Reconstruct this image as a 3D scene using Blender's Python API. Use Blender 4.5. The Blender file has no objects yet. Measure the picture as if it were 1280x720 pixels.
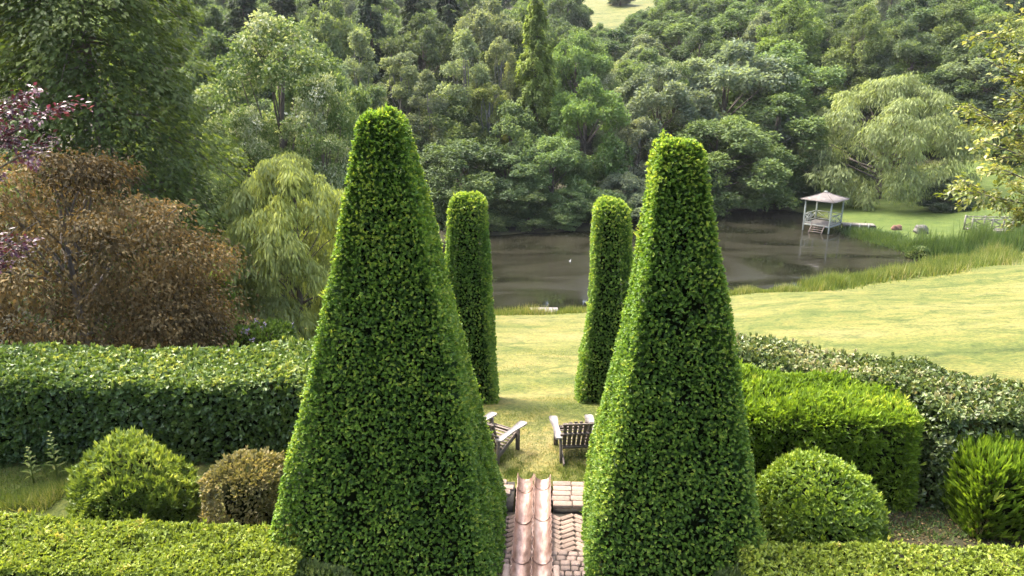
import bpy, math, random
import numpy as np
from mathutils import Vector

# ------------------------------------------------------------------ camera
F_PX = 900.0
PITCH = math.radians(16.5)
YAW = math.radians(2.6)
CAM = np.array([0.2, 0.0, 6.7])
scene = bpy.context.scene
col = scene.collection
cam_d = bpy.data.cameras.new("camera")
cam_d.sensor_width = 36.0
cam_d.lens = 36.0 * F_PX / 1280.0
cam_d.clip_start = 0.1
cam_d.clip_end = 3000.0
cam = bpy.data.objects.new("camera", cam_d)
cam.location = CAM
cam.rotation_euler = (math.pi / 2 - PITCH, 0.0, YAW)
col.objects.link(cam)
scene.camera = cam

# ------------------------------------------------------------------ light
SUN_AZ = math.radians(-52.0)      # from +Y, clockwise
SUN_EL = math.radians(60.0)
world = bpy.data.worlds.new("World")
scene.world = world
world.use_nodes = True
wn = world.node_tree.nodes
wl = world.node_tree.links
wn.clear()
sky = wn.new("ShaderNodeTexSky")
sky.sky_type = 'NISHITA'
sky.sun_disc = False
sky.sun_elevation = SUN_EL
sky.sun_rotation = SUN_AZ
sky.air_density = 0.8
sky.dust_density = 6.0
sky.ozone_density = 1.0
bg = wn.new("ShaderNodeBackground")
bg.inputs['Strength'].default_value = 0.15
wo = wn.new("ShaderNodeOutputWorld")
wl.new(sky.outputs[0], bg.inputs[0])
wl.new(bg.outputs[0], wo.inputs[0])
sun_d = bpy.data.lights.new("sun", 'SUN')
sun_d.energy = 1.35
sun_d.angle = math.radians(18.0)
sun_d.color = (1.0, 0.95, 0.86)
sun = bpy.data.objects.new("sun", sun_d)
sdir = Vector((math.sin(SUN_AZ) * math.cos(SUN_EL), math.cos(SUN_AZ) * math.cos(SUN_EL), math.sin(SUN_EL)))
sun.rotation_euler = sdir.to_track_quat('Z', 'Y').to_euler()
sun.location = (0, 0, 60)
col.objects.link(sun)
scene.view_settings.view_transform = 'Standard'
scene.view_settings.look = 'None'
scene.view_settings.gamma = 1.0
scene.view_settings.exposure = 2.7
scene.view_settings.use_curve_mapping = False
cy = scene.cycles
cy.max_bounces = 6
cy.diffuse_bounces = 3
cy.glossy_bounces = 2
cy.transmission_bounces = 4
cy.transparent_max_bounces = 4
cy.caustics_reflective = False
cy.caustics_refractive = False
cy.use_denoising = True
try:
    cy.denoiser = 'OPENIMAGEDENOISE'
    cy.denoising_input_passes = 'RGB_ALBEDO_NORMAL'
    cy.denoising_prefilter = 'ACCURATE'
except Exception:
    pass

# ------------------------------------------------------------------ pixel -> world
_cp, _sp = math.cos(PITCH), math.sin(PITCH)
_cy, _sy = math.cos(YAW), math.sin(YAW)
FW = np.array([-_sy * _cp, _cy * _cp, -_sp])
RT = np.array([_cy, _sy, 0.0])
UP = np.cross(RT, FW)
FH = np.array([-_sy, _cy, 0.0])

def ray(px, py):
    return FW + RT * ((px - 640.0) / F_PX) + UP * ((360.0 - py) / F_PX)

def at_z(px, py, z):
    r = ray(px, py)
    return CAM + r * ((z - CAM[2]) / r[2])

def at_d(px, py, d):
    r = ray(px, py)
    return CAM + r * (d / r.dot(FH))

# ------------------------------------------------------------------ terrain
LAKE_Z = -6.2
lake_px = [(560, 392), (625, 391), (680, 390), (740, 387), (800, 381), (860, 372), (920, 364), (1000, 362),
           (1040, 352), (1075, 343), (1110, 335), (1150, 331), (1200, 331), (1205, 321), (1150, 318), (1110, 306),
           (1085, 299), (1060, 289), (1030, 272), (985, 262), (930, 262), (880, 272), (800, 283), (735, 288), (650, 292),
           (580, 296), (520, 310), (450, 335), (440, 360), (490, 385)]
LAKE = np.array([at_z(a, b, LAKE_Z)[:2] for a, b in lake_px])

def poly_dist(P, poly):
    """signed distance, negative inside; P (N,2)"""
    n = len(poly)
    d2 = np.full(len(P), 1e18)
    inside = np.zeros(len(P), bool)
    for i in range(n):
        a, b = poly[i], poly[(i + 1) % n]
        ab = b - a
        t = np.clip(((P - a) @ ab) / ab.dot(ab), 0, 1)
        q = a + t[:, None] * ab
        d2 = np.minimum(d2, ((P - q) ** 2).sum(1))
        c = ((a[1] > P[:, 1]) != (b[1] > P[:, 1]))
        with np.errstate(divide='ignore', invalid='ignore'):
            xx = (b[0] - a[0]) * (P[:, 1] - a[1]) / (b[1] - a[1]) + a[0]
        inside ^= c & (P[:, 0] < xx)
    d = np.sqrt(d2)
    return np.where(inside, -d, d)

def sstep(a, b, x):
    t = np.clip((x - a) / (b - a), 0, 1)
    return t * t * (3 - 2 * t)

def ground_z(P):
    P = np.atleast_2d(np.asarray(P, float))[:, :2]
    d = poly_dist(P, LAKE)
    x, y = P[:, 0], P[:, 1]
    dp = np.maximum(d, 0)
    zn = LAKE_Z + 0.12 * sstep(0, 0.6, d) + 0.236 * dp
    # soft cap at the terrace level
    k = 0.35
    zn = -k * np.log(np.exp(np.clip(-zn / k, -60, 60)) + 1.0) + 0.0
    zf = LAKE_Z + 0.25 * sstep(0, 1.0, d) + 0.045 * dp + 0.155 * np.maximum(dp - 9, 0)
    zf = zf + 1.2 * np.sin(x * 0.021 + 1.0) * sstep(20, 120, dp) + 0.5 * np.sin(x * 0.07 + y * 0.05) * sstep(10, 60, dp)
    w = sstep(47, 58, y + 0.0 * x)
    z = zn * (1 - w) + zf * w
    z = z + 0.05 * np.sin(x * 0.45 + 0.7) * np.sin(y * 0.38) * sstep(1, 8, dp) * sstep(13, 20, y)
    # terrace where the path, hedges and yews stand is level
    t = 1 - sstep(12.0, 16.5, y)
    z = z * (1 - t) + (-0.0) * t
    z = np.where(d < 0, LAKE_Z - 0.9 * sstep(0, 2.5, -d) - 0.02, z)
    return z

def gz(x, y):
    return float(ground_z([[x, y]])[0])

def at_ground(px, py):
    z = 0.0
    for _ in range(40):
        p = at_z(px, py, z)
        z = 0.5 * z + 0.5 * gz(p[0], p[1])
    return at_z(px, py, z)

# ------------------------------------------------------------------ helpers: materials
def new_mat(name):
    m = bpy.data.materials.new(name)
    m.use_nodes = True
    n, l = m.node_tree.nodes, m.node_tree.links
    n.clear()
    out = n.new("ShaderNodeOutputMaterial")
    return m, n, l, out

def ramp(n, stops):
    r = n.new("ShaderNodeValToRGB")
    e = r.color_ramp.elements
    while len(e) < len(stops):
        e.new(0.5)
    for i, (p, c) in enumerate(stops):
        e[i].position = p
        e[i].color = (c[0], c[1], c[2], 1)
    return r

def leaf_mat(name, stops, trans=0.35, rough=0.45, spec=0.4, objcol=False, tint=(1.25, 1.2, 0.55)):
    m, n, l, out = new_mat(name)
    at = n.new("ShaderNodeAttribute")
    at.attribute_name = "rnd"
    r = ramp(n, stops)
    l.new(at.outputs['Fac'], r.inputs[0])
    c = r.outputs[0]
    if objcol:
        oi = n.new("ShaderNodeObjectInfo")
        mx = n.new("ShaderNodeMix")
        mx.data_type = 'RGBA'
        mx.blend_type = 'MULTIPLY'
        mx.inputs[0].default_value = 1.0
        l.new(c, mx.inputs[6])
        l.new(oi.outputs['Color'], mx.inputs[7])
        c = mx.outputs[2]
    p = n.new("ShaderNodeBsdfPrincipled")
    p.inputs['Roughness'].default_value = rough
    p.inputs['Specular IOR Level'].default_value = spec
    l.new(c, p.inputs['Base Color'])
    t = n.new("ShaderNodeBsdfTranslucent")
    mt = n.new("ShaderNodeMix")
    mt.data_type = 'RGBA'
    mt.blend_type = 'MULTIPLY'
    mt.inputs[0].default_value = 1.0
    l.new(c, mt.inputs[6])
    mt.inputs[7].default_value = (tint[0], tint[1], tint[2], 1)
    l.new(mt.outputs[2], t.inputs[0])
    ms = n.new("ShaderNodeMixShader")
    ms.inputs[0].default_value = trans
    l.new(p.outputs[0], ms.inputs[1])
    l.new(t.outputs[0], ms.inputs[2])
    l.new(ms.outputs[0], out.inputs[0])
    return m

def surf_mat(name, stops, scale=6.0, rough=0.7, metal=0.0, bump=0.2, bump_scale=30.0, spec=0.4, detail=6.0, stretch=None, coords='Object', rnd_val=0.0):
    m, n, l, out = new_mat(name)
    tc = n.new("ShaderNodeTexCoord")
    src = tc.outputs[coords]
    if stretch:
        mp = n.new("ShaderNodeMapping")
        mp.inputs['Scale'].default_value = stretch
        l.new(src, mp.inputs[0])
        src = mp.outputs[0]
    no = n.new("ShaderNodeTexNoise")
    no.inputs['Scale'].default_value = scale
    no.inputs['Detail'].default_value = detail
    no.inputs['Roughness'].default_value = 0.65
    l.new(src, no.inputs['Vector'])
    r = ramp(n, stops)
    l.new(no.outputs[0], r.inputs[0])
    c = r.outputs[0]
    if rnd_val:
        oi = n.new("ShaderNodeObjectInfo")
        mr = n.new("ShaderNodeMapRange")
        mr.inputs[3].default_value = 1 - rnd_val
        mr.inputs[4].default_value = 1 + rnd_val
        l.new(oi.outputs['Random'], mr.inputs[0])
        hs = n.new("ShaderNodeHueSaturation")
        l.new(mr.outputs[0], hs.inputs['Value'])
        l.new(c, hs.inputs['Color'])
        c = hs.outputs[0]
    p = n.new("ShaderNodeBsdfPrincipled")
    p.inputs['Roughness'].default_value = rough
    p.inputs['Metallic'].default_value = metal
    p.inputs['Specular IOR Level'].default_value = spec
    l.new(c, p.inputs['Base Color'])
    if bump:
        n2 = n.new("ShaderNodeTexNoise")
        n2.inputs['Scale'].default_value = bump_scale
        n2.inputs['Detail'].default_value = 4
        l.new(src, n2.inputs['Vector'])
        b = n.new("ShaderNodeBump")
        b.inputs['Strength'].default_value = bump
        b.inputs['Distance'].default_value = 0.02
        l.new(n2.outputs[0], b.inputs['Height'])
        l.new(b.outputs[0], p.inputs['Normal'])
    l.new(p.outputs[0], out.inputs[0])
    return m

M = {}
# foliage kinds (dark, mid, light, tip)
M['yew'] = leaf_mat('yew_leaf', [(0.0, (.040, .085, .014)), (.45, (.095, .185, .026)), (.8, (.175, .285, .040)), (1.0, (.36, .42, .07))], .44, .45, .35)
M['core'] = surf_mat('shade_core', [(.3, (.004, .007, .002)), (.7, (.012, .014, .005))], 20, 1., 0, .5, spec=0.0)  # solid core coloured near-black, standing in for the shade inside the foliage
M['beech'] = leaf_mat('beech_leaf', [(0.0, (.036, .068, .014)), (.5, (.076, .128, .024)), (.85, (.14, .20, .045)), (1.0, (.31, .34, .08))], .32, .42, .4)
M['lowhedge'] = leaf_mat('low_hedge_leaf', [(0.0, (.085, .12, .017)), (.45, (.18, .235, .03)), (.8, (.27, .325, .045)), (1.0, (.40, .34, .09))], .35, .5, .3)
M['laurel'] = leaf_mat('laurel_leaf', [(0.0, (.065, .12, .012)), (.5, (.15, .24, .02)), (.85, (.26, .36, .035)), (1.0, (.40, .44, .07))], .42, .42, .35)
M['dome'] = leaf_mat('dome_leaf', [(0.0, (.06, .11, .014)), (.5, (.15, .23, .025)), (.85, (.27, .35, .045)), (1.0, (.40, .44, .08))], .38, .42, .35)
M['mixed'] = leaf_mat('mixed_hedge_leaf', [(0.0, (.034, .060, .016)), (.5, (.078, .115, .030)), (.75, (.14, .18, .05)), (.9, (.25, .255, .11)), (1.0, (.32, .29, .16))], .25, .4, .4)
M['tan'] = leaf_mat('tan_leaf', [(0.0, (.09, .085, .03)), (.4, (.21, .19, .065)), (.75, (.34, .28, .13)), (1.0, (.46, .33, .14))], .3, .45, .4)
M['bush'] = leaf_mat('bush_leaf', [(0.0, (.065, .10, .018)), (.45, (.15, .21, .03)), (.8, (.28, .34, .055)), (1.0, (.42, .46, .12))], .33, .35, .5)
M['grey'] = leaf_mat('grey_leaf', [(0.0, (.06, .09, .03)), (.5, (.13, .18, .06)), (1.0, (.24, .27, .11))], .3, .5, .3)
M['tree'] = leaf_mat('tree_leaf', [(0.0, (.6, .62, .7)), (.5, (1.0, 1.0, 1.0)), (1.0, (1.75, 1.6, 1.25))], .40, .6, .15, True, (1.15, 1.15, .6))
M['blossom'] = leaf_mat('blossom_leaf', [(0.0, (.05, .09, .03)), (.45, (.10, .15, .05)), (.6, (.17, .215, .09)), (.8, (.28, .32, .19)), (1.0, (.42, .44, .33))], .35, .6, .12)
M['brown'] = leaf_mat('brown_leaf', [(0.0, (.034, .027, .012)), (.35, (.088, .069, .031)), (.7, (.165, .126, .058)), (.80, (.25, .185, .088)), (.85, (.07, .095, .022)), (1.0, (.12, .155, .04))], .32, .7, .08, False, (1.25, 1.0, .6))
M['purple'] = leaf_mat('purple_leaf', [(0.0, (.03, .008, .014)), (.5, (.07, .018, .03)), (.8, (.15, .05, .07)), (1.0, (.22, .10, .12))], .25, .4, .5, False, (1.3, .7, .7))
M['yellow'] = leaf_mat('yellow_leaf', [(0.0, (.075, .11, .02)), (.5, (.18, .21, .045)), (1.0, (.36, .34, .11))], .4, .4, .4)
M['bark'] = surf_mat('bark', [(.3, (.05, .04, .03)), (.7, (.14, .115, .085))], 4, .9, 0, .6, 18, stretch=(3, 3, .5))
M['palebark'] = surf_mat('pale_bark', [(.3, (.08, .075, .06)), (.7, (.17, .16, .13))], 4, .9, 0, .5, 18, stretch=(3, 3, .6))
M['grassblade'] = leaf_mat('grass_blade', [(0.0, (.06, .10, .016)), (.5, (.12, .155, .025)), (.85, (.20, .20, .045)), (1.0, (.30, .26, .11))], .35, .5, .3)
M['tallgrass'] = leaf_mat('tall_grass_blade', [(0.0, (.05, .085, .016)), (.5, (.105, .150, .028)), (.85, (.19, .215, .05)), (1.0, (.32, .29, .13))], .35, .5, .3)
M['reed'] = leaf_mat('reed_blade', [(0.0, (.03, .06, .018)), (.5, (.06, .105, .028)), (1.0, (.12, .17, .045))], .35, .45, .3)
M['flower'] = leaf_mat('flower_petal', [(0.0, (.12, .10, .18)), (1.0, (.26, .23, .32))], .3, .5, .3, False, (1, 1, 1))
M['wood'] = surf_mat('weathered_wood', [(.25, (.075, .058, .044)), (.55, (.155, .125, .10)), (.8, (.22, .19, .16))], 5, .8, 0, .35, 40, stretch=(12, 12, 12), rnd_val=.15)
M['palewood'] = surf_mat('bleached_wood', [(.25, (.13, .11, .095)), (.6, (.21, .19, .17)), (.85, (.28, .26, .24))], 6, .7, 0, .3, 40, rnd_val=.06)
M['darkwood'] = surf_mat('dark_wood', [(.3, (.07, .054, .043)), (.7, (.16, .13, .105))], 6, .85, 0, .35, 40, rnd_val=.2)
M['white'] = surf_mat('white_paint', [(.3, (.17, .185, .15)), (.7, (.28, .30, .255))], 5, .6, 0, .1, 30)
M['shingle'] = surf_mat('roof_shingle', [(.3, (.07, .06, .054)), (.6, (.115, .102, .092)), (.85, (.17, .155, .142))], 3, .85, 0, .6, 8)
M['greydeck'] = surf_mat('grey_deck', [(.3, (.09, .08, .065)), (.7, (.18, .165, .14))], 5, .85, 0, .3, 30)
M['fbwood'] = surf_mat('bridge_wood', [(.3, (.09, .085, .065)), (.7, (.17, .165, .13))], 5, .85, 0, .3, 30)
M['brick'] = surf_mat('pale_brick', [(.25, (.13, .085, .062)), (.55, (.22, .16, .122)), (.85, (.29, .24, .195))], 9, .85, 0, .5, 60, rnd_val=.22)
M['sett'] = surf_mat('stone_sett', [(.25, (.12, .08, .062)), (.55, (.20, .15, .122)), (.85, (.27, .225, .19))], 7, .85, 0, .5, 50, rnd_val=.25)
M['mortar'] = surf_mat('mortar', [(.3, (.035, .03, .022)), (.7, (.07, .06, .045))], 8, .95, 0, .4, 60)
M['stone'] = surf_mat('stone', [(.3, (.06, .055, .05)), (.7, (.13, .12, .105))], 3, .9, 0, .6, 12)
M['rust'] = surf_mat('red_stone', [(.3, (.11, .055, .035)), (.7, (.19, .10, .065))], 3, .9, 0, .6, 12)
M['soil'] = surf_mat('soil', [(.3, (.06, .042, .028)), (.7, (.14, .10, .065))], 8, .95, 0, .6, 40)
M['bird'] = surf_mat('white_feather', [(.3, (.5, .5, .48)), (.7, (.6, .6, .58))], 8, .8, 0, 0)

def copper():
    m, n, l, out = new_mat('copper')
    tc = n.new("ShaderNodeTexCoord")
    a = n.new("ShaderNodeTexNoise"); a.inputs['Scale'].default_value = 5; a.inputs['Detail'].default_value = 8; a.inputs['Roughness'].default_value = .7
    mp = n.new("ShaderNodeMapping"); mp.inputs['Scale'].default_value = (1.4, .5, 1)
    l.new(tc.outputs['Object'], mp.inputs[0]); l.new(mp.outputs[0], a.inputs['Vector'])
    r = ramp(n, [(.30, (.08, .048, .034)), (.42, (.19, .115, .082)), (.54, (.31, .205, .158)), (.68, (.38, .305, .26))])
    l.new(a.outputs[0], r.inputs[0])
    p = n.new("ShaderNodeBsdfPrincipled")
    p.inputs['Metallic'].default_value = .55
    l.new(r.outputs[0], p.inputs['Base Color'])
    rr = n.new("ShaderNodeMapRange"); rr.inputs[3].default_value = .22; rr.inputs[4].default_value = .6
    l.new(a.outputs[0], rr.inputs[0]); l.new(rr.outputs[0], p.inputs['Roughness'])
    b = n.new("ShaderNodeBump"); b.inputs['Strength'].default_value = .25; b.inputs['Distance'].default_value = .02
    l.new(a.outputs[0], b.inputs['Height']); l.new(b.outputs[0], p.inputs['Normal'])
    l.new(p.outputs[0], out.inputs[0])
    return m
M['copper'] = copper()

def water():
    m, n, l, out = new_mat('water')
    tc = n.new("ShaderNodeTexCoord")
    mp = n.new("ShaderNodeMapping"); mp.inputs['Scale'].default_value = (.55, 1.1, 1); mp.inputs['Rotation'].default_value = (0, 0, .35)
    l.new(tc.outputs['Object'], mp.inputs[0])
    a = n.new("ShaderNodeTexNoise"); a.inputs['Scale'].default_value = .13; a.inputs['Detail'].default_value = 7; a.inputs['Distortion'].default_value = 2.4
    l.new(mp.outputs[0], a.inputs['Vector'])
    r = ramp(n, [(.40, (.007, .0075, .0045)), (.60, (.017, .016, .0105))])
    l.new(a.outputs[0], r.inputs[0])
    p = n.new("ShaderNodeBsdfPrincipled")
    p.inputs['IOR'].default_value = 1.33
    p.inputs['Specular IOR Level'].default_value = .5
    l.new(r.outputs[0], p.inputs['Base Color'])
    rr = n.new("ShaderNodeMapRange"); rr.inputs[1].default_value = .4; rr.inputs[2].default_value = .62; rr.inputs[3].default_value = .02; rr.inputs[4].default_value = .20
    l.new(a.outputs[0], rr.inputs[0]); l.new(rr.outputs[0], p.inputs['Roughness'])
    w = n.new("ShaderNodeTexNoise"); w.inputs['Scale'].default_value = 2.6; w.inputs['Detail'].default_value = 4
    l.new(mp.outputs[0], w.inputs['Vector'])
    b = n.new("ShaderNodeBump"); b.inputs['Distance'].default_value = .022
    mr = n.new("ShaderNodeMapRange"); mr.inputs[1].default_value = .38; mr.inputs[2].default_value = .62; mr.inputs[3].default_value = .05; mr.inputs[4].default_value = .6
    l.new(a.outputs[0], mr.inputs[0]); l.new(mr.outputs[0], b.inputs['Strength'])
    l.new(w.outputs[0], b.inputs['Height']); l.new(b.outputs[0], p.inputs['Normal'])
    l.new(p.outputs[0], out.inputs[0])
    return m
M['water'] = water()

def lawn_mat():
    m, n, l, out = new_mat('lawn')
    tc = n.new("ShaderNodeTexCoord")
    def noise(s, d=5, dist=0., src=None):
        q = n.new("ShaderNodeTexNoise"); q.inputs['Scale'].default_value = s; q.inputs['Detail'].default_value = d
        q.inputs['Roughness'].default_value = .65
        q.inputs['Distortion'].default_value = dist
        l.new(src or tc.outputs['Object'], q.inputs['Vector']); return q
    mp = n.new("ShaderNodeMapping"); mp.inputs['Scale'].default_value = (.55, 1.3, 1); mp.inputs['Rotation'].default_value = (0, 0, .22)
    l.new(tc.outputs['Object'], mp.inputs[0])
    big = noise(.20, 9, 1.0, mp.outputs[0])
    r1 = ramp(n, [(.28, (.042, .057, .011)), (.42, (.069, .084, .017)), (.55, (.103, .106, .027)), (.72, (.135, .124, .045))])
    l.new(big.outputs[0], r1.inputs[0])
    fine = noise(9, 8)
    r2 = ramp(n, [(.30, (.42, .50, .42)), (.5, (1, 1, 1)), (.70, (1.5, 1.32, 1.25))])
    l.new(fine.outputs[0], r2.inputs[0])
    mx = n.new("ShaderNodeMix"); mx.data_type = 'RGBA'; mx.blend_type = 'MULTIPLY'; mx.inputs[0].default_value = 1
    l.new(r1.outputs[0], mx.inputs[6]); l.new(r2.outputs[0], mx.inputs[7])
    mid = noise(.9, 9, 1.2)
    rm = ramp(n, [(.34, (.50, .62, .50)), (.5, (1, 1, 1)), (.66, (1.30, 1.10, 1.15))])
    l.new(mid.outputs[0], rm.inputs[0])
    mx2 = n.new("ShaderNodeMix"); mx2.data_type = 'RGBA'; mx2.blend_type = 'MULTIPLY'; mx2.inputs[0].default_value = 1
    l.new(mx.outputs[2], mx2.inputs[6]); l.new(rm.outputs[0], mx2.inputs[7]); mx = mx2
    # woodland floor and lush bank, by ground cover weights stored on the sheet
    aw = n.new("ShaderNodeAttribute"); aw.attribute_name = 'wood'
    lit = noise(1.3, 8)
    rl = ramp(n, [(.3, (.016, .016, .008)), (.7, (.045, .042, .020))])
    l.new(lit.outputs[0], rl.inputs[0])
    m2 = n.new("ShaderNodeMix"); m2.data_type = 'RGBA'
    l.new(aw.outputs['Fac'], m2.inputs[0]); l.new(mx.outputs[2], m2.inputs[6]); l.new(rl.outputs[0], m2.inputs[7])
    al = n.new("ShaderNodeAttribute"); al.attribute_name = 'lush'
    rg = ramp(n, [(.3, (.034, .058, .011)), (.7, (.075, .100, .020))])
    l.new(lit.outputs[0], rg.inputs[0])
    m3 = n.new("ShaderNodeMix"); m3.data_type = 'RGBA'
    l.new(al.outputs['Fac'], m3.inputs[0]); l.new(m2.outputs[2], m3.inputs[6]); l.new(rg.outputs[0], m3.inputs[7])
    asoil = n.new("ShaderNodeAttribute"); asoil.attribute_name = 'bare'
    pn = noise(2.6, 8, 1.0)
    ad = n.new("ShaderNodeMath"); ad.operation = 'ADD'; l.new(asoil.outputs['Fac'], ad.inputs[0]); l.new(pn.outputs[0], ad.inputs[1])
    rs = n.new("ShaderNodeMapRange"); rs.inputs[1].default_value = 1.0; rs.inputs[2].default_value = 1.25
    l.new(ad.outputs[0], rs.inputs[0])
    m4 = n.new("ShaderNodeMix"); m4.data_type = 'RGBA'
    so = ramp(n, [(.3, (.10, .075, .05)), (.7, (.20, .155, .12))]); l.new(fine.outputs[0], so.inputs[0])
    l.new(rs.outputs[0], m4.inputs[0]); l.new(m3.outputs[2], m4.inputs[6]); l.new(so.outputs[0], m4.inputs[7])
    p = n.new("ShaderNodeBsdfPrincipled"); p.inputs['Roughness'].default_value = .85; p.inputs['Specular IOR Level'].default_value = .15
    l.new(m4.outputs[2], p.inputs['Base Color'])
    bn = noise(14, 6)
    b = n.new("ShaderNodeBump"); b.inputs['Strength'].default_value = .7; b.inputs['Distance'].default_value = .05
    l.new(bn.outputs[0], b.inputs['Height']); l.new(b.outputs[0], p.inputs['Normal'])
    l.new(p.outputs[0], out.inputs[0])
    return m
M['lawn'] = lawn_mat()

# ------------------------------------------------------------------ helpers: meshes
class Buf:
    def __init__(s):
        s.V = []; s.T = []; s.mi = []; s.R = []; s.n = 0
    def add(s, V, T, mi=0, rnd=0.5):
        V = np.asarray(V, float).reshape(-1, 3); T = np.asarray(T, np.int64).reshape(-1, 3)
        s.V.append(V); s.T.append(T + s.n); s.n += len(V)
        s.mi.append(np.full(len(T), mi, np.int32))
        s.R.append(np.broadcast_to(np.asarray(rnd, float), (len(V),)).copy())
    def leaves(s, C, A, N, L, W, rnd, mi=0, fold=.25):
        """diamond leaves: base C, axis A, normal N, length L, width W"""
        k = len(C)
        L = np.broadcast_to(L, (k,))[:, None]; W = np.broadcast_to(W, (k,))[:, None]
        A = A / (np.linalg.norm(A, axis=1, keepdims=True) + 1e-9)
        S = np.cross(A, N); S /= (np.linalg.norm(S, axis=1, keepdims=True) + 1e-9)
        NN = np.cross(S, A)
        mid = C + A * L * .45
        v = np.stack([C, mid - S * W * .5 + NN * W * fold, C + A * L, mid + S * W * .5 + NN * W * fold], 1).reshape(-1, 3)
        i = np.arange(k)[:, None] * 4
        t = np.concatenate([np.hstack([i, i + 2, i + 1]), np.hstack([i, i + 3, i + 2])], 1).reshape(-1, 3)
        s.add(v, t, mi, np.repeat(np.broadcast_to(rnd, (k,)), 4))
    def blades(s, C, A, L, W, rnd, rng, mi=0):
        k = len(C)
        L = np.broadcast_to(L, (k,))[:, None]; W = np.broadcast_to(W, (k,))[:, None]
        A = A / (np.linalg.norm(A, axis=1, keepdims=True) + 1e-9)
        ph = rng.uniform(0, 2 * math.pi, k)
        S = np.stack([np.cos(ph), np.sin(ph), np.zeros(k)], 1)
        v = np.stack([C - S * W * .5, C + S * W * .5, C + A * L], 1).reshape(-1, 3)
        t = np.arange(k * 3).reshape(-1, 3)
        s.add(v, t, mi, np.repeat(np.broadcast_to(rnd, (k,)), 3))
    def tube(s, P, Rr, sides=6, mi=0):
        P = np.asarray(P, float); m = len(P)
        Rr = np.broadcast_to(Rr, (m,))
        D = np.gradient(P, axis=0); D /= (np.linalg.norm(D, axis=1, keepdims=True) + 1e-9)
        ref = np.where(np.abs(D[:, 2:3]) > .9, [[1, 0, 0]], [[0, 0, 1]])
        U = np.cross(D, ref); U /= np.linalg.norm(U, axis=1, keepdims=True)
        Wv = np.cross(D, U)
        a = np.arange(sides) * 2 * math.pi / sides
        v = P[:, None] + Rr[:, None, None] * (np.cos(a)[None, :, None] * U[:, None] + np.sin(a)[None, :, None] * Wv[:, None])
        i = np.arange(m - 1)[:, None] * sides
        j = np.arange(sides)[None]
        j2 = (j + 1) % sides
        q = np.stack([i + j, i + j2, i + sides + j2, i + sides + j], -1).reshape(-1, 4)
        t = np.concatenate([q[:, [0, 1, 2]], q[:, [0, 2, 3]]])
        caps = [[0, k + 1, k] for k in range(1, sides - 1)] + [[(m - 1) * sides, (m - 1) * sides + k, (m - 1) * sides + k + 1] for k in range(1, sides - 1)]
        s.add(v.reshape(-1, 3), np.concatenate([t, np.array(caps)]), mi)
    def box(s, c, size, R=None, mi=0, bev=0.0):
        c = np.asarray(c, float); h = np.asarray(size, float) / 2
        v = np.array([[x, y, z] for z in (-1, 1) for y in (-1, 1) for x in (-1, 1)], float)
        if bev > 0:
            V = []
            for sg in v:
                for ax in range(3):
                    q = sg * (h - bev); q[ax] = sg[ax] * h[ax]; V.append(q)
            V = np.array(V)
            # faces: 6 quads + 12 edge quads + 8 corner tris
            idx = lambda k, ax: k * 3 + ax
            F = []
            for ax in range(3):
                for sg in (0, 1):
                    ks = [k for k in range(8) if ((k >> ax) & 1) == sg]
                    o = [ks[0], ks[1], ks[3], ks[2]]
                    F.append([idx(k, ax) for k in o])
            for ax in range(3):
                for k in range(8):
                    if (k >> ax) & 1: continue
                    k2 = k | (1 << ax); b, d = [a for a in range(3) if a != ax]
                    F.append([idx(k, b), idx(k2, b), idx(k2, d), idx(k, d)])
            T = []
            for f in F: T += [[f[0], f[1], f[2]], [f[0], f[2], f[3]]]
            for k in range(8): T.append([idx(k, 0), idx(k, 1), idx(k, 2)])
            T = np.array(T)
            a, b, d = V[T[:, 0]], V[T[:, 1]], V[T[:, 2]]
            nn = np.cross(b - a, d - a); flip = (nn * (a + b + d)).sum(1) < 0
            T[flip] = T[flip][:, [0, 2, 1]]
        else:
            V = v * h
            Q = [[0, 2, 3, 1], [4, 5, 7, 6], [0, 1, 5, 4], [2, 6, 7, 3], [0, 4, 6, 2], [1, 3, 7, 5]]
            T = np.array([t for q in Q for t in ([q[0], q[1], q[2]], [q[0], q[2], q[3]])])
        if R is not None: V = V @ np.asarray(R).T
        s.add(V + c, T, mi)
    def bar(s, a, b, w, h, mi=0, bev=0.0, upv=(0, 0, 1)):
        a = np.asarray(a, float); b = np.asarray(b, float)
        d = b - a; L = np.linalg.norm(d); y = d / L
        x = np.cross(y, upv); x /= np.linalg.norm(x); z = np.cross(x, y)
        s.box((a + b) / 2, (w, L, h), np.stack([x, y, z], 1), mi, bev)
    def mesh(s, name, mats):
        V = np.concatenate(s.V); T = np.concatenate(s.T); mi = np.concatenate(s.mi); R = np.concatenate(s.R)
        me = bpy.data.meshes.new(name)
        me.vertices.add(len(V)); me.vertices.foreach_set('co', V.astype(np.float32).ravel())
        me.loops.add(len(T) * 3); me.loops.foreach_set('vertex_index', T.astype(np.int32).ravel())
        me.polygons.add(len(T)); me.polygons.foreach_set('loop_start', np.arange(0, len(T) * 3, 3, dtype=np.int32))
        me.polygons.foreach_set('material_index', mi)
        at = me.attributes.new('rnd', 'FLOAT', 'POINT'); at.data.foreach_set('value', R.astype(np.float32))
        for m in mats: me.materials.append(m)
        me.update(calc_edges=True)
        return me

TRI = [0]
def obj(name, data, parent=None):
    me = data
    o = bpy.data.objects.new(name, me)
    col.objects.link(o)
    if parent is not None: o.parent = parent
    return o

def part(name, buf, mats, parent):
    return obj(name, buf.mesh(name, mats if isinstance(mats, (list, tuple)) else [mats]), parent)

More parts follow.
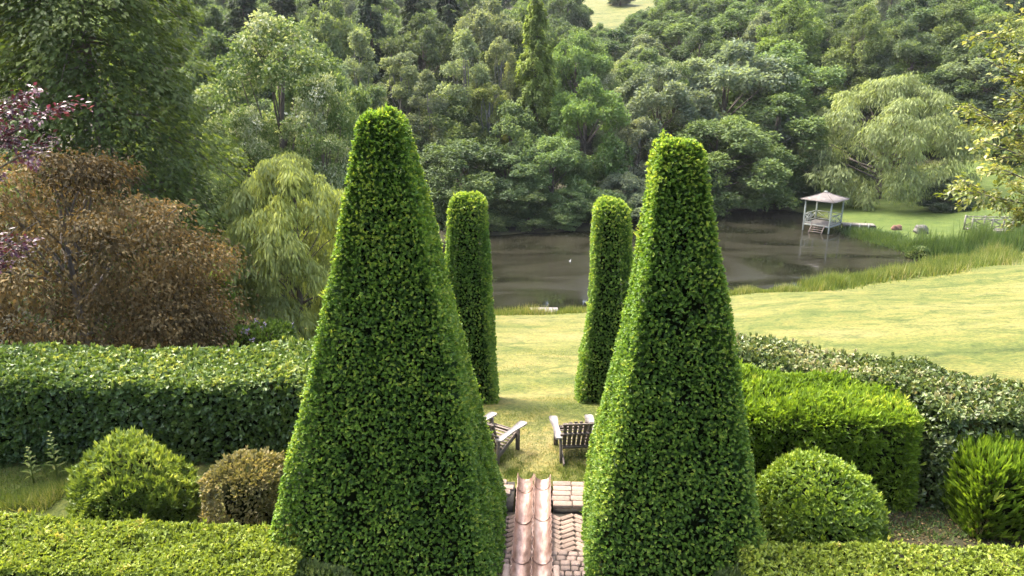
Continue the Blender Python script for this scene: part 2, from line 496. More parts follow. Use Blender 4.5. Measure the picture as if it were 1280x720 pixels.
def thing(name, label, cat, loc=(0, 0, 0), rz=0.0, group=None):
    o = bpy.data.objects.new(name, None)
    o.empty_display_size = .3
    col.objects.link(o)
    o.location = [float(v) for v in loc]; o.rotation_euler = (0, 0, rz)
    o['label'] = label; o['category'] = cat
    if group: o['group'] = group
    return o

def copy_tree(o, parent=None):
    c = o.copy(); col.objects.link(c)
    if parent is not None: c.parent = parent
    for ch in list(o.children): copy_tree(ch, c)
    return c

def unit(rng, k):
    v = rng.normal(size=(k, 3)); return v / np.linalg.norm(v, axis=1, keepdims=True)

def wobble(P, rng, amp, freq, k=7):
    out = np.zeros(len(P))
    for _ in range(k):
        d = unit(rng, 1)[0] * freq * rng.uniform(.5, 1.6)
        out += np.sin(P @ d + rng.uniform(0, 6.28)) * amp / math.sqrt(k)
    return out

def rbox_points(rng, N, a, b, c, r, bottom=False, weights=None):
    """random points on a rounded box: |x|<=a, |y|<=b, 0<=z<=c; returns p, n"""
    areas = np.array([4 * b * c / 2, 4 * b * c / 2, 4 * a * c / 2, 4 * a * c / 2, 4 * a * b, 0.])
    if weights is not None: areas = areas * np.asarray(weights)
    f = rng.choice(6, size=N, p=areas / areas.sum())
    u = rng.uniform(-1, 1, N); v = rng.uniform(-1, 1, N)
    h = c / 2
    p = np.zeros((N, 3))
    for k, (sx, ax) in enumerate([(-1, 0), (1, 0), (-1, 1), (1, 1), (1, 2)]):
        m = f == k
        if ax == 0: p[m] = np.stack([np.full(m.sum(), sx * a), u[m] * b, v[m] * h], 1)
        elif ax == 1: p[m] = np.stack([u[m] * a, np.full(m.sum(), sx * b), v[m] * h], 1)
        else: p[m] = np.stack([u[m] * a, v[m] * b, np.full(m.sum(), h)], 1)
    return round_map(p, a, b, h, r)

def round_map(p, a, b, h, r):
    r = np.minimum(r, [a, b, 2 * h])
    lo = np.array([-(a - r[0]), -(b - r[1]), -1e9]); hi = np.array([a - r[0], b - r[1], h - r[2]])
    q = np.clip(p, lo, hi)
    n = (p - q) / r
    n /= (np.linalg.norm(n, axis=1, keepdims=True) + 1e-9)
    p2 = q + n * r
    p2[:, 2] += h
    return p2, n

def rbox_core(a, b, c, r, k=10, tf=None):
    g = np.linspace(-1, 1, k + 1)
    V = []; T = []
    h = c / 2; off = 0
    uu, vv = np.meshgrid(g, g, indexing='ij'); uu = uu.ravel(); vv = vv.ravel(); o = np.ones(len(uu))
    for P in ([-a * o, uu * b, vv * h], [a * o, uu * b, vv * h], [uu * a, -b * o, vv * h], [uu * a, b * o, vv * h], [uu * a, vv * b, h * o]):
        p, n = round_map(np.stack(P, 1), a, b, h, r)
        V.append(p)
        i, j = np.meshgrid(np.arange(k), np.arange(k), indexing='ij'); q = (i * (k + 1) + j).ravel() + off
        T.append(np.stack([q, q + k + 1, q + k + 2], 1)); T.append(np.stack([q, q + k + 2, q + 1], 1))
        off += len(p)
    V = np.concatenate(V)
    if tf: V = tf(V)
    return V, np.concatenate(T)

# ------------------------------------------------------------------ clipped shrubs, hedges, yews
def clipped(buf, rng, a, b, c, r, n_sprig, blades, L, W, spread=.6, lift=.25, wob=(.05, 1.5), inset=.10, depth=.07, tf=None, ntf=None,
            rnd_fn=None, weights=None, core=True, lump=9.0, shoots=.02):
    p, n = rbox_points(rng, n_sprig, a, b, c, np.array([r, r, r]) if np.isscalar(r) else np.asarray(r), weights=weights)
    wseed = rng.integers(1 << 30)
    wf = lambda P: wobble(P, np.random.default_rng(wseed), wob[0], wob[1]) + wobble(P, np.random.default_rng(wseed + 1), wob[0] * .45, wob[1] * 4.5)
    p = p + n * wf(p)[:, None]
    if tf is not None:
        n = ntf(p, n) if ntf else n
        p0 = p; p = tf(p)
    cl = wobble(p, rng, 1, lump, 12) * .7 + wobble(p, rng, 1, lump * 2.6, 12) * .5
    dep = rng.random(n_sprig) ** 1.5 * depth + .022 * (1 - cl)
    p = p - n * dep[:, None]
    keep = (cl > -1.1) | (rng.random(n_sprig) < .35)
    p = p[keep]; n = n[keep]; dep = dep[keep]; cl = cl[keep]
    k = len(p)
    base = rng.random(k)
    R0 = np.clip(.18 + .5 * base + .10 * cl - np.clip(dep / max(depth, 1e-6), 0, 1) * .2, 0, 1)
    if rnd_fn is not None: R0 = rnd_fn(p, n, R0, rng)
    for bl in range(blades):
        t = unit(rng, k)
        A = n + t * spread + np.array([0, 0, lift])
        Nn = n * .8 + unit(rng, k) * .7 + np.array([0, 0, .3])
        s = rng.uniform(.65, 1.25, k)
        buf.leaves(p - A / np.linalg.norm(A, axis=1, keepdims=True) * L * .35, A, Nn, L * s, W * s, np.clip(R0 + rng.normal(0, .10, k), 0, 1))
    ms = rng.choice(k, int(k * shoots), replace=False)
    for _ in range(4):
        A = n[ms] * .6 + unit(rng, len(ms)) * .5 + np.array([0, 0, .8])
        buf.leaves(p[ms] + n[ms] * .03, A, unit(rng, len(ms)) + np.array([0, 0, .6]), L * 1.25, W * .9, np.clip(R0[ms] + .15, 0, 1))
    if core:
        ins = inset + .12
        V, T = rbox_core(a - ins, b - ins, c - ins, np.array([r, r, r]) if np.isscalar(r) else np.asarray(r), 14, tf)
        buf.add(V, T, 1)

def yew(name, label, ctr, wb, db, wt, H, n_sprig, L, W, seed, rz=0.0, lean=0.0, bow=.12):
    rng = np.random.default_rng(seed)
    z0 = gz(ctr[0], ctr[1])
    t = thing(name, label, 'yew tree', (ctr[0], ctr[1], z0), rz, 'clipped yew columns')
    a, b = wb / 2, db / 2
    def sc(z):
        cap = np.clip((z - (H - .18)) / .18, 0, 1)
        return sc0(z) * np.sqrt(1 - .4 * cap ** 2)
    def sc0(z):
        u = np.clip(z / H, 0, 1)
        return 1 + (wt / wb - 1) * (u + bow * np.sin(math.pi * u) * -1.0 * 0 + bow * .5 * (u * u - u))
    def tf(P):
        q = P.copy(); s = sc(P[:, 2]); q[:, 0] *= s; q[:, 1] *= s
        q[:, 0] += .03 * np.sin(P[:, 2] * .9 + seed) + lean * P[:, 2] / H; return q
    slope = (wb - wt) / 2 / H
    def ntf(P, n):
        m = n.copy(); m[:, 2] += slope * (1 - np.abs(n[:, 2])); return m / np.linalg.norm(m, axis=1, keepdims=True)
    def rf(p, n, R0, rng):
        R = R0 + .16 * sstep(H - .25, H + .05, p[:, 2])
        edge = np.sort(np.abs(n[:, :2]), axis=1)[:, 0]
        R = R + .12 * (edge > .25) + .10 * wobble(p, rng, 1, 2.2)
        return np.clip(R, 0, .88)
    # keep sprig density even on the tapered sides: more samples are drawn low down
    buf = Buf()
    rr = np.array([.20, .20, .22])
    ws = rng.integers(1 << 30)
    def layer(N, cell, dmin, dvar, nbl, Ls, Ws, shade, spread):
        p, n = rbox_points(rng, N, a, b, H, rr, weights=[1, 1, 1, 1, .5, 0])
        p = p + n * (wobble(p, np.random.default_rng(ws), .045, 1.6) + wobble(p, np.random.default_rng(ws + 1), .02, 6))[:, None]
        n = ntf(p, n); p = tf(p)
        if cell:                                   # about one shoot per cell
            key = np.floor(p / cell).astype(np.int64); key = (key[:, 0] * 73856093) ^ (key[:, 1] * 19349663) ^ (key[:, 2] * 83492791)
            _, ix = np.unique(key, return_index=True); p, n = p[ix], n[ix]
        cl = wobble(p, np.random.default_rng(ws + 2), 1, 7, 12) * .6 + wobble(p, np.random.default_rng(ws + 3), 1, 26, 14) * .75
        keep = (cl > -1.15) | (rng.random(len(p)) < .30)
        p, n, cl = p[keep], n[keep], cl[keep]
        k = len(p)
        p = p - n * (dmin + dvar * rng.random(k) ** 2 - .012 * cl)[:, None]
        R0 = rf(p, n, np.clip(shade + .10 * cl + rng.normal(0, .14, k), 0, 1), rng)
        ax = n + unit(rng, k) * .55 + np.array([0, 0, .35]); ax /= np.linalg.norm(ax, axis=1, keepdims=True)
        for bl in range(nbl):
            A = ax + unit(rng, k) * spread
            A /= np.linalg.norm(A, axis=1, keepdims=True)
            Nn = ax + unit(rng, k) * .5 + np.array([0, 0, .35])
            s = rng.uniform(.65, 1.25, k)
            buf.leaves(p - A * Ls * .25, A, Nn, Ls * s, Ws * s, np.clip(R0 + rng.normal(0, .08, k), 0, 1))
        return p, n, R0
    layer(int(n_sprig * .5), 0, .07, .08, 2, .085, .036, .08, .9)  # deep leaves coloured dark, painting shade into the gaps between shoots
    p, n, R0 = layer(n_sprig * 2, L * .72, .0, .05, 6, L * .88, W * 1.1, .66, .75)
    k = len(p)
    # a few long shoots breaking the outline
    m = rng.choice(k, k // 160, replace=False)
    for _ in range(3):
        A = n[m] + unit(rng, len(m)) * .35 + np.array([0, 0, .8])
        buf.leaves(p[m], A, unit(rng, len(m)), L * 1.7, W * .8, np.clip(R0[m] + .2, 0, 1))
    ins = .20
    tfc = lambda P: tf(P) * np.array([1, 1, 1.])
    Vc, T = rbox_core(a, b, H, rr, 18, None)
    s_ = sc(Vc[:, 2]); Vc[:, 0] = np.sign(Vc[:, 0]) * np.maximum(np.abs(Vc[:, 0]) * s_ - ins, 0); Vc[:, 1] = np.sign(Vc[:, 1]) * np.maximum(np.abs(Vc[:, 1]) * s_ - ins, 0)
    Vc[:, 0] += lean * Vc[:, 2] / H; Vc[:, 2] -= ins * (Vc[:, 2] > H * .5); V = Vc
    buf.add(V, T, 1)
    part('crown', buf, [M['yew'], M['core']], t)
    tb = Buf(); tb.tube([[0, 0, -.1], [0, 0, H * .4], [.03, 0, H * .8]], [.11, .08, .03], 7)
    part('trunk', tb, M['bark'], t)
    return t

# ------------------------------------------------------------------ ground sheet and lake
def axis(lo, hi, segs):
    out = [lo]
    for end, step in segs:
        while out[-1] < end - 1e-6: out.append(min(out[-1] + step, end))
    return np.array(out)
gx = np.concatenate([-axis(0, 400, [(16, .8), (60, 2.2), (400, 16)])[::-1][:-1], axis(0, 400, [(16, .8), (60, 1.6), (400, 16)])])
gy = axis(-30, 700, [(0, 6), (20, .6), (75, 1.0), (200, 5), (700, 25)])
XX, YY = np.meshgrid(gx, gy, indexing='ij')
PP = np.stack([XX.ravel(), YY.ravel()], 1)
ZZ = ground_z(PP)
gb = Buf()
ni, nj = len(gx), len(gy)
ii, jj = np.meshgrid(np.arange(ni - 1), np.arange(nj - 1), indexing='ij')
q = (ii * nj + jj).ravel()
gb.add(np.column_stack([PP, ZZ]), np.concatenate([np.stack([q, q + nj, q + nj + 1], 1), np.stack([q, q + nj + 1, q + 1], 1)]))
gme = gb.mesh('ground', [M['lawn']])
dl = poly_dist(PP, LAKE)
fwd = (PP - CAM[:2]) @ FH[:2]; sidew = (PP - CAM[:2]) @ RT[:2]
pxg = 640 + F_PX * sidew / np.maximum(fwd, .1)          # bearing only
far = sstep(50, 58, PP[:, 1])
wood = far * sstep(-1, .2, dl)
wood = np.maximum(wood, sstep(-9, -13, PP[:, 0]) * sstep(13, 16, PP[:, 1]))
meadow = sstep(150, 175, PP[:, 1]) * sstep(4, 12, PP[:, 0]) * (1 - sstep(48, 60, PP[:, 0]))
wood = np.maximum(wood, sstep(1.6, 2.2, PP[:, 0]) * (1 - sstep(10.8, 11.8, PP[:, 1])))
wood = wood * (1 - meadow)
bankl = far * sstep(24, 29, PP[:, 0]) * (1 - sstep(80, 84, PP[:, 1])) * (1 - sstep(56, 62, PP[:, 0]))
wood = wood * (1 - bankl)
lush = np.maximum(bankl, (1 - sstep(.8, 4.0, dl)) * (1 - far) * .8)
bare = np.zeros(len(PP))
for (px, py, rad, am) in ((690, 582, .55, .62), (700, 566, .4, .5), (665, 590, .5, .5), (735, 530, .6, .55), (628, 575, .4, .45), (690, 480, 1.2, .35), (660, 440, 1.5, .33), (1150, 650, .45, .5), (1265, 330, 3.0, .5)):
    c = at_ground(px, py)
    bare = np.maximum(bare, am * np.exp(-((PP - c[:2]) ** 2).sum(1) / rad ** 2) + .2 * 0)
for nm, val in (('wood', wood), ('lush', lush), ('bare', bare)):
    at = gme.attributes.new(nm, 'FLOAT', 'POINT'); at.data.foreach_set('value', val.astype(np.float32))
for pgn in (gme.polygons,):
    pgn.foreach_set('use_smooth', np.ones(len(gme.polygons), bool))
go = obj('ground', gme); go['kind'] = 'structure'; go['label'] = 'mown yellow green lawn sloping down to the lake'

lc = LAKE.mean(0)
lb = Buf()
ring = lc + (LAKE - lc) * 1.0
nrm = ring - lc; nrm /= np.linalg.norm(nrm, axis=1, keepdims=True)
ring = ring + nrm * .5
nl = len(ring)
V = [[lc[0], lc[1], LAKE_Z]] + [[a, b_, LAKE_Z] for a, b_ in ring]
lb.add(V, [[0, 1 + i, 1 + (i + 1) % nl] for i in range(nl)])
lo = obj('lake', lb.mesh('lake', [M['water']])); lo['kind'] = 'structure'; lo['label'] = 'still brown lake below the sloping lawn'
#@@SETTING
# ------------------------------------------------------------------ path, step, copper rill
PX0 = at_z(667, 620, .1)[0]                        # centre line of the path
y_step_far = at_z(667, 600, .16)[1]
y_step_near = at_z(667, 631, .16)[1]
y_near = 6.2
def brick_mesh(name, l, w, h, mat, bev=.008):
    b = Buf(); b.box((0, 0, 0), (l, w, h), None, 0, bev); return b.mesh(name, [mat])

path_b = Buf(); path_b.box((PX0, (y_near + y_step_near) / 2, -.03), (1.9, y_step_near - y_near, .10))
path = obj('path', path_b.mesh('path', [M['mortar']])); path['kind'] = 'structure'; path['label'] = 'herringbone brick path between the two large yews'
rnd = random.Random(5)
bl, bw = .235, .085
bm = brick_mesh('brick', bl, bw, .07, M['brick'])
y_set = at_z(667, 690, 0)[1]
# herringbone, laid diagonally to the path
ang = math.radians(45)
u1 = np.array([math.cos(ang), math.sin(ang)]); u2 = np.array([-math.sin(ang), math.cos(ang)])
g = .012
W_ = bw + g
L_ = bl + g
def herring():
    out = []
    # chevron columns: rows of bricks leaning left and right alternately, as in the photograph
    cw = L_ * math.cos(math.radians(33))
    for cidx in range(-4, 5):
        s = 1 if cidx % 2 == 0 else -1
        x = PX0 + .02 + (cidx + .5) * cw
        if abs(x - PX0) > .80 or abs(x - PX0) < .12: continue
        y = y_set + .02
        k = 0
        step = W_ / math.cos(math.radians(33))
        while y < y_step_near - .02:
            out.append((x, y, s * math.radians(33))); y += step
    return out
for (x, y, a) in herring():
    o = obj('brick', bm, path)
    o.location = (x + rnd.uniform(-.004, .004), y + rnd.uniform(-.004, .004), .012 + rnd.uniform(-.006, .010))
    o.rotation_euler = (rnd.uniform(-.03, .03), rnd.uniform(-.03, .03), a + rnd.uniform(-.02, .02))
sm = [brick_mesh('sett', .135, .10, .08, M['sett'], .014), brick_mesh('sett', .105, .10, .08, M['sett'], .014)]
y = y_set - .06
row = 0
while y > y_near + .05:
    x = PX0 - .84 + (row % 2) * .06
    while x < PX0 + .84:
        k = rnd.random() < .6
        o = obj('sett', sm[0 if k else 1], path)
        w_ = .135 if k else .105
        o.location = (x + w_ / 2, y + rnd.uniform(-.006, .006), .012 + rnd.uniform(-.01, .014))
        o.rotation_euler = (rnd.uniform(-.04, .04), rnd.uniform(-.04, .04), rnd.uniform(-.06, .06))
        x += w_ + .014
    y -= .113; row += 1
stp_b = Buf()
for sx in (-1, 1): stp_b.box((PX0 + sx * .82, (y_step_far + y_step_near) / 2, .035), (1.0, y_step_far - y_step_near - .02, .17))
stp_b.box((PX0, (y_step_far + y_step_near) / 2, -.03), (.62, y_step_far - y_step_near - .02, .06))
stp = obj('step', stp_b.mesh('step', [M['mortar']])); stp['kind'] = 'structure'; stp['label'] = 'low step of pale bricks at the edge of the lawn'
nrow = 5
dy = (y_step_far - y_step_near) / nrow
b2 = [brick_mesh('brick', .30, dy - .012, .075, M['brick'], .01), brick_mesh('brick', .22, dy - .012, .075, M['brick'], .01)]
for r_ in range(nrow):
    x = PX0 - 1.3 + (r_ % 2) * -.11
    while x < PX0 + 1.3:
        k = rnd.randrange(2); w_ = (.30, .22)[k]
        if abs(x + w_ / 2 - PX0) < .30 + w_ / 2 - .02:
            x += .04; continue
        o = obj('brick', b2[k], stp)
        o.location = (x + w_ / 2, y_step_near + (r_ + .5) * dy, .125 + rnd.uniform(-.006, .006))
        o.rotation_euler = (rnd.uniform(-.02, .02), rnd.uniform(-.02, .02), rnd.uniform(-.012, .012))
        x += w_ + .012

rill = thing('copper_rill', 'twin copper half pipe water channels laid along the brick path', 'water channel', (PX0, y_step_far, 0))
def trough(x, ya, yb, r0, r1, z0, z1, wav, seed):
    rg = np.random.default_rng(seed)
    b = Buf(); n, m = 18, 22
    V = []
    for side in (0, 1):
        for j in range(m):
            t = j / (m - 1); yy = ya + (yb - ya) * t; rr = r0 + (r1 - r0) * t; zz = z0 + (z1 - z0) * t
            for i in range(n):
                a = math.pi * (1.0 + i / (n - 1)) ; rim = abs(2 * i / (n - 1) - 1) ** 6
                R = rr - side * .010 + rim * wav * math.sin(j * 2.1 + i * .4 + seed) + wav * .25 * math.sin(j * .9 + i * .7)
                lip = .012 * max(0, (t - .9) / .1) ** 2
                V.append([x + R * math.cos(a) * 1.02, yy, zz + R * math.sin(a) * .92 + lip])
    V = np.array(V); V += rg.normal(0, .0015, V.shape)
    T = []
    s1 = n * m
    for j in range(m - 1):
        for i in range(n - 1):
            q = j * n + i
            T += [[q, q + 1, q + n + 1], [q, q + n + 1, q + n]]
            q2 = q + s1
            T += [[q2, q2 + n + 1, q2 + 1], [q2, q2 + n, q2 + n + 1]]
    for j in range(m - 1):
        for i in (0, n - 1):
            q = j * n + i
            T += [[q, q + n, q + n + s1], [q, q + n + s1, q + s1]]
    for j in (0, m - 1):
        for i in range(n - 1):
            q = j * n + i
            T += [[q, q + 1, q + 1 + s1], [q, q + 1 + s1, q + s1]]
    b.add(V, T)
    me = b.mesh('channel', [M['copper']])
    me.polygons.foreach_set('use_smooth', np.ones(len(me.polygons), bool))
    return me
ys = [at_z(667, p, .2)[1] for p in (594, 609, 648, 697, 760, 840)]
for sx in (-1, 1):
    for k in range(5):
        yo = (.10 if (sx > 0 and k in (1, 2)) else 0)
        yo2 = (.10 if (sx > 0 and k + 1 in (1, 2)) else 0)
        drop = .035 * k
        wv = .012 if k >= 2 else .004
        me = trough(sx * .143, ys[k] + yo + .05 - y_step_far, ys[k + 1] + yo2 - y_step_far, .134 + .003 * k, .128 + .003 * k, .200, .190, wv, 3 * k + (sx > 0))
        obj('channel', me, rill)
# masonry bed carrying the channels
bb = Buf()
bb.box((0, (y_near - y_step_far) / 2, .02), (.50, y_step_far - y_near - .05, .07), None, 0, .02)
for sx in (-1, 1): bb.box((sx * .345, (ys[3] - .05 + y_near) / 2 - y_step_far, .06), (.10, ys[3] - .1 - y_near, .20), None, 0, .02)
part('bed', bb, M['sett'], rill)

# ------------------------------------------------------------------ yew columns
cL = at_z(474, 690, .8); cR = at_z(855, 690, .8)
yl = yew('yew_column', 'large tapering clipped yew beside the path, broader of the two big ones', (cL[0] - .05, cL[1] + 1.35), 3.22, 2.9, .50, 6.25, 62000, .066, .026, 11, lean=.09, bow=-.15)
yr = yew('yew_column', 'large tapering clipped yew beside the path, slimmer of the two big ones', (cR[0] + .03, cR[1] + 1.15), 2.42, 2.5, .50, 5.95, 52000, .066, .026, 23, lean=-.24, bow=-.05)
fr = at_d(763, 245, 15.2); fl = at_d(580, 236, 15.2)
y3 = yew('yew_column', 'slim clipped yew column on the lawn behind the slatted chair that faces the lake', (fr[0] + .04, fr[1]), 1.26, 1.26, .66, fr[2] - gz(fr[0], fr[1]) - .12, 18000, .080, .030, 37)
y4 = yew('yew_column', 'slim clipped yew column on the lawn behind the turned slatted chair', (fl[0] + .06, fl[1]), 1.30, 1.30, .70, fl[2] - gz(fl[0], fl[1]) - .12, 18000, .080, .030, 41)
y5c = at_d(262, 330, 20.5)
y5 = copy_tree(y4); y5.location = (y5c[0], y5c[1], gz(y5c[0], y5c[1])); y5.rotation_euler[2] = 1.57; y5.scale = (1, 1, (at_d(262, 340, 20.5)[2] - gz(y5c[0], y5c[1])) / (fl[2] - gz(fl[0], fl[1])))
y5['label'] = 'clipped yew column half hidden behind the coppery brown weeping tree'

# ------------------------------------------------------------------ hedges and shrubs
def shrub(name, label, cat, ctr, a, b, c, r, nsp, blades, L, W, mat, seed, rz=0.0, z=None, group=None, stems=True, **kw):
    rng = np.random.default_rng(seed)
    z0 = gz(ctr[0], ctr[1]) if z is None else z
    t = thing(name, label, cat, (ctr[0], ctr[1], z0), rz, group)
    buf = Buf()
    clipped(buf, rng, a, b, c, r, nsp, blades, L, W, **kw)
    part('foliage', buf, [M[mat], M['core']], t)
    if stems:
        for _ in range(5):
            sb = Buf()
            x, y = rng.uniform(-.5, .5) * a, rng.uniform(-.5, .5) * b
            sb.tube([[x * .5, y * .5, -.08], [x * .8, y * .8, c * .35], [x, y, c * .7]], [.03, .022, .01], 5)
            part('stem', sb, M['bark'], t)
    return t

def lit_top(amount):  # upward leaves coloured paler, painting in sun and sky light on the tops
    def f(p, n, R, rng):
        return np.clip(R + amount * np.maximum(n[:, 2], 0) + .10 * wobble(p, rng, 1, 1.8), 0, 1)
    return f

# left beech hedge
hl = at_z(385, 578, 0); hl0 = at_z(0, 584, 0)
d_ = hl[:2] - hl0[:2]; d_ /= np.linalg.norm(d_)
ang = math.atan2(d_[1], d_[0])
hlen = 12.5
nrm_ = np.array([-d_[1], d_[0]])
end = hl[:2] + d_ * .9
c_ = end - d_ * hlen / 2 + nrm_ * 1.0
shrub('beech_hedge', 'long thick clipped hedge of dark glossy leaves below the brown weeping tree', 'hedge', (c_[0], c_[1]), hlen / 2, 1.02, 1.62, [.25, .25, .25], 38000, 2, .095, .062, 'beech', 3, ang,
      wob=(.06, 1.1), spread=1.2, lift=.0, depth=.10, weights=[1, 1, 1.25, .35, 1.2, 0], rnd_fn=lit_top(.30))

# front low hedges
def low_hedge(label, x0, x1, zt, ya, yb, seed, nsp):
    cx, cyy = (x0 + x1) / 2, (ya + yb) / 2
    shrub('low_hedge', label, 'hedge', (cx, cyy), (x1 - x0) / 2, (yb - ya) / 2, zt, [.14, .14, .14], nsp, 3, .07, .034, 'lowhedge', seed, 0, 0,
          wob=(.035, 1.6), spread=1.25, lift=.15, depth=.08, weights=[1, 1, .9, .5, 1.5, 0], rnd_fn=lit_top(.10), stems=True)
zt = .9
pb = at_z(150, 642, zt); pf = at_z(150, 716, zt)
lx1 = at_z(345, 680, zt)[0]
low_hedge('low flat yellow green hedge in front of the round bushy shrub', -9.0, lx1 + .35, zt, pf[1], pb[1], 61, 20500)
pb2 = at_z(1120, 672, zt)
rx0 = at_z(958, 700, zt)[0]
low_hedge('low flat yellow green hedge in front of the smooth green dome', rx0 - .3, 9.0, zt, pb2[1] - 1.9, pb2[1], 62, 20500)
# little grey green shrubs at the feet of the big yews
for (px, py, w, lab, sd) in ((385, 712, .62, 'small grey green shrub at the foot of the broader big yew', 71), (925, 716, .42, 'small grey green shrub at the foot of the slimmer big yew', 72)):
    c = at_z(px, py, .62)
    shrub('small_shrub', lab, 'shrub', (c[0], c[1] - .12), w, .38, .70, [.3, .3, .3], 3200, 3, .055, .018, 'grey', sd, 0, 0, wob=(.04, 3), spread=.7, lift=.7, depth=.08, weights=[1, 1, 1, 1, 1.5, 0])

# round bush and tan barrel shrub (left)
c = at_d(176, 640, 9.95)
shrub('round_shrub', 'round bushy light green shrub beside the tan barrel shaped shrub', 'shrub', (c[0], c[1] + .0), 1.06, .95, 1.12, [1.06, .95, .85], 8200, 3, .11, .038, 'bush', 81, 0, 0,
      wob=(.11, 2.6), shoots=.06, spread=.95, lift=.35, depth=.12, rnd_fn=lit_top(.15))
c = at_d(311, 640, 9.75)
shrub('barrel_shrub', 'tan and green barrel shaped shrub with bare stems showing', 'shrub', (c[0], c[1]), .62, .55, 1.13, [.5, .48, .35], 4200, 3, .075, .032, 'tan', 82, 0, 0,
      wob=(.05, 3.0), spread=.8, lift=.3, depth=.12, inset=.16, rnd_fn=lit_top(.0))
# right: dome, laurel block, laurel clump, diagonal hedge
c = at_d(1018, 660, 9.35)
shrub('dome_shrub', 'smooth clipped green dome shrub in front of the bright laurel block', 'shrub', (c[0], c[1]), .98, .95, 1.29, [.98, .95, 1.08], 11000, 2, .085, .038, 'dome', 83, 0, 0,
      wob=(.03, 2.0), spread=1.1, lift=.15, depth=.07, inset=.08, rnd_fn=lit_top(.15))
c1 = at_z(1150, 640, 0)
bx1 = c1[0] + .1; bx0 = at_z(905, 640, 0)[0]
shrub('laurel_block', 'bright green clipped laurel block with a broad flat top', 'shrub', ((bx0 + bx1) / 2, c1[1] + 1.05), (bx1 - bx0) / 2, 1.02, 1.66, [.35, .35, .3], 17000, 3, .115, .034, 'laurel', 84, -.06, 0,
      wob=(.07, 1.8), spread=.9, lift=.45, depth=.12, weights=[1, 1, 1.1, .5, 1.1, 0], rnd_fn=lit_top(.16))
c = at_z(1215, 672, 0)
shrub('laurel_shrub', 'bright green laurel shrub with long upright leaves in front of the pale mixed hedge', 'shrub', (c[0] + 1.1, c[1] + .45), 1.15, .55, 1.22, [.25, .25, .25], 3600, 3, .19, .05, 'laurel', 85, 0, 0,
      wob=(.08, 2.5), spread=.4, lift=1.1, depth=.15, rnd_fn=lit_top(.1))
# mixed hedge along the lawn: far-left end to near-right end
pA = at_z(895, 428, 1.55); pB = at_z(1330, 486, 1.9)
dv = pB[:2] - pA[:2]; Lh = np.linalg.norm(dv); dv /= Lh
cm = (pA[:2] + pB[:2]) / 2 - np.array([-dv[1], dv[0]]) * .15
shrub('mixed_hedge', 'pale speckled mixed hedge along the edge of the sloping lawn', 'hedge', (cm[0], cm[1]), Lh / 2 + .8, .62, 1.72, [.3, .3, .3], 24000, 2, .09, .052, 'mixed', 86, math.atan2(dv[1], dv[0]), 0,
      wob=(.10, 1.3), spread=1.2, lift=.1, inset=.28, depth=.14, weights=[1, 1, 1.1, .6, 1.5, 0], rnd_fn=lit_top(.33))
pC = at_z(1200, 645, 0)
shrub('mixed_hedge', 'pale speckled mixed hedge piece standing right behind the upright leaved laurel shrub', 'hedge', (pC[0] + 1.2, pC[1] + .75), 1.75, .75, 1.85, [.35, .35, .3], 9500, 2, .095, .055, 'mixed', 87, .05, 0,
      wob=(.12, 1.5), spread=1.2, lift=.1, inset=.32, depth=.16, rnd_fn=lit_top(.3))
#@@SHRUBS

# ------------------------------------------------------------------ slatted garden chairs
def make_chair(label, loc, rz, label_group='slatted garden chairs on the lawn'):
    t = thing('garden_chair', label, 'chair', loc, rz, label_group)
    t.scale = (.94, .94, .94)
    rg = random.Random(int(abs(rz) * 1000) + 3)
    # seat slats, front (y+) high to back low
    for k in range(7):
        u = k / 6; y = .30 - .50 * u; z = .385 - .125 * u
        b = Buf(); b.bar((-.27, y, z), (.27, y, z), .068, .02, 0, .004, (0, .25, 1)); part('seat_slat', b, M['wood'], t)
    # back slats
    A0 = np.array([0, -.17, .17]); A1 = np.array([0, -.47, .86])
    bn = np.array([0, .69, .30]); bn /= np.linalg.norm(bn)
    for k in range(6):
        x0 = (k - 2.5) * .086; x1 = (k - 2.5) * .100
        top = A1 + np.array([x1, 0, 0]) + (A1 - A0) * (.06 - .006 * (k - 2.5) ** 2)
        b = Buf(); b.bar(A0 + np.array([x0, 0, 0]), top, .070, .018, 0, .004, bn); part('back_slat', b, M['darkwood'], t)
    for u, w in ((.10, .52), (.62, .66), (1.0, .60)):
        c = A0 + (A1 - A0) * u - bn * .03
        b = Buf(); b.bar(c - [w / 2, 0, 0], c + [w / 2, 0, 0], .05, .028, 0, .004, bn); part('back_rail', b, M['wood'], t)
    for s in (-1, 1):
        b = Buf(); b.box((s * .315, .30, .265), (.09, .035, .53), None, 0, .005); part('leg', b, M['wood'], t)
        b = Buf(); b.bar((s * .315, -.40, 0), (s * .315, -.36, .53), .04, .075, 0, .005, (0, 1, 0)); part('leg', b, M['wood'], t)
        b = Buf(); b.bar((s * .275, .34, .355), (s * .275, -.58, .04), .03, .10, 0, .004); part('side_rail', b, M['wood'], t)
        # paddle arm outline
        prof = [(-.46, .055), (-.40, .075), (-.20, .062), (.05, .058), (.25, .075), (.38, .088), (.45, .080), (.475, .05)]
        b = Buf(); V = []; n = len(prof)
        for zz in (.535, .562):
            for y, w in prof: V.append([s * .36 - w, y, zz])
            for y, w in reversed(prof): V.append([s * .36 + w, y, zz])
        m = 2 * n; T = []
        for i in range(n - 1):
            j = m - 1 - i
            T += [[i, i + 1, j - 1], [i, j - 1, j]]
            T += [[m + i, m + j - 1, m + i + 1], [m + i, m + j, m + j - 1]]
        for i in range(m):
            k2 = (i + 1) % m; T += [[i, k2, m + k2], [i, m + k2, m + i]]
        b.add(V, T); part('arm', b, M['palewood'], t)
    b = Buf(); b.bar((-.27, .335, .36), (.27, .335, .36), .02, .10, 0, .004); part('front_rail', b, M['wood'], t)
    return t
p = at_z(717, 563, .02)
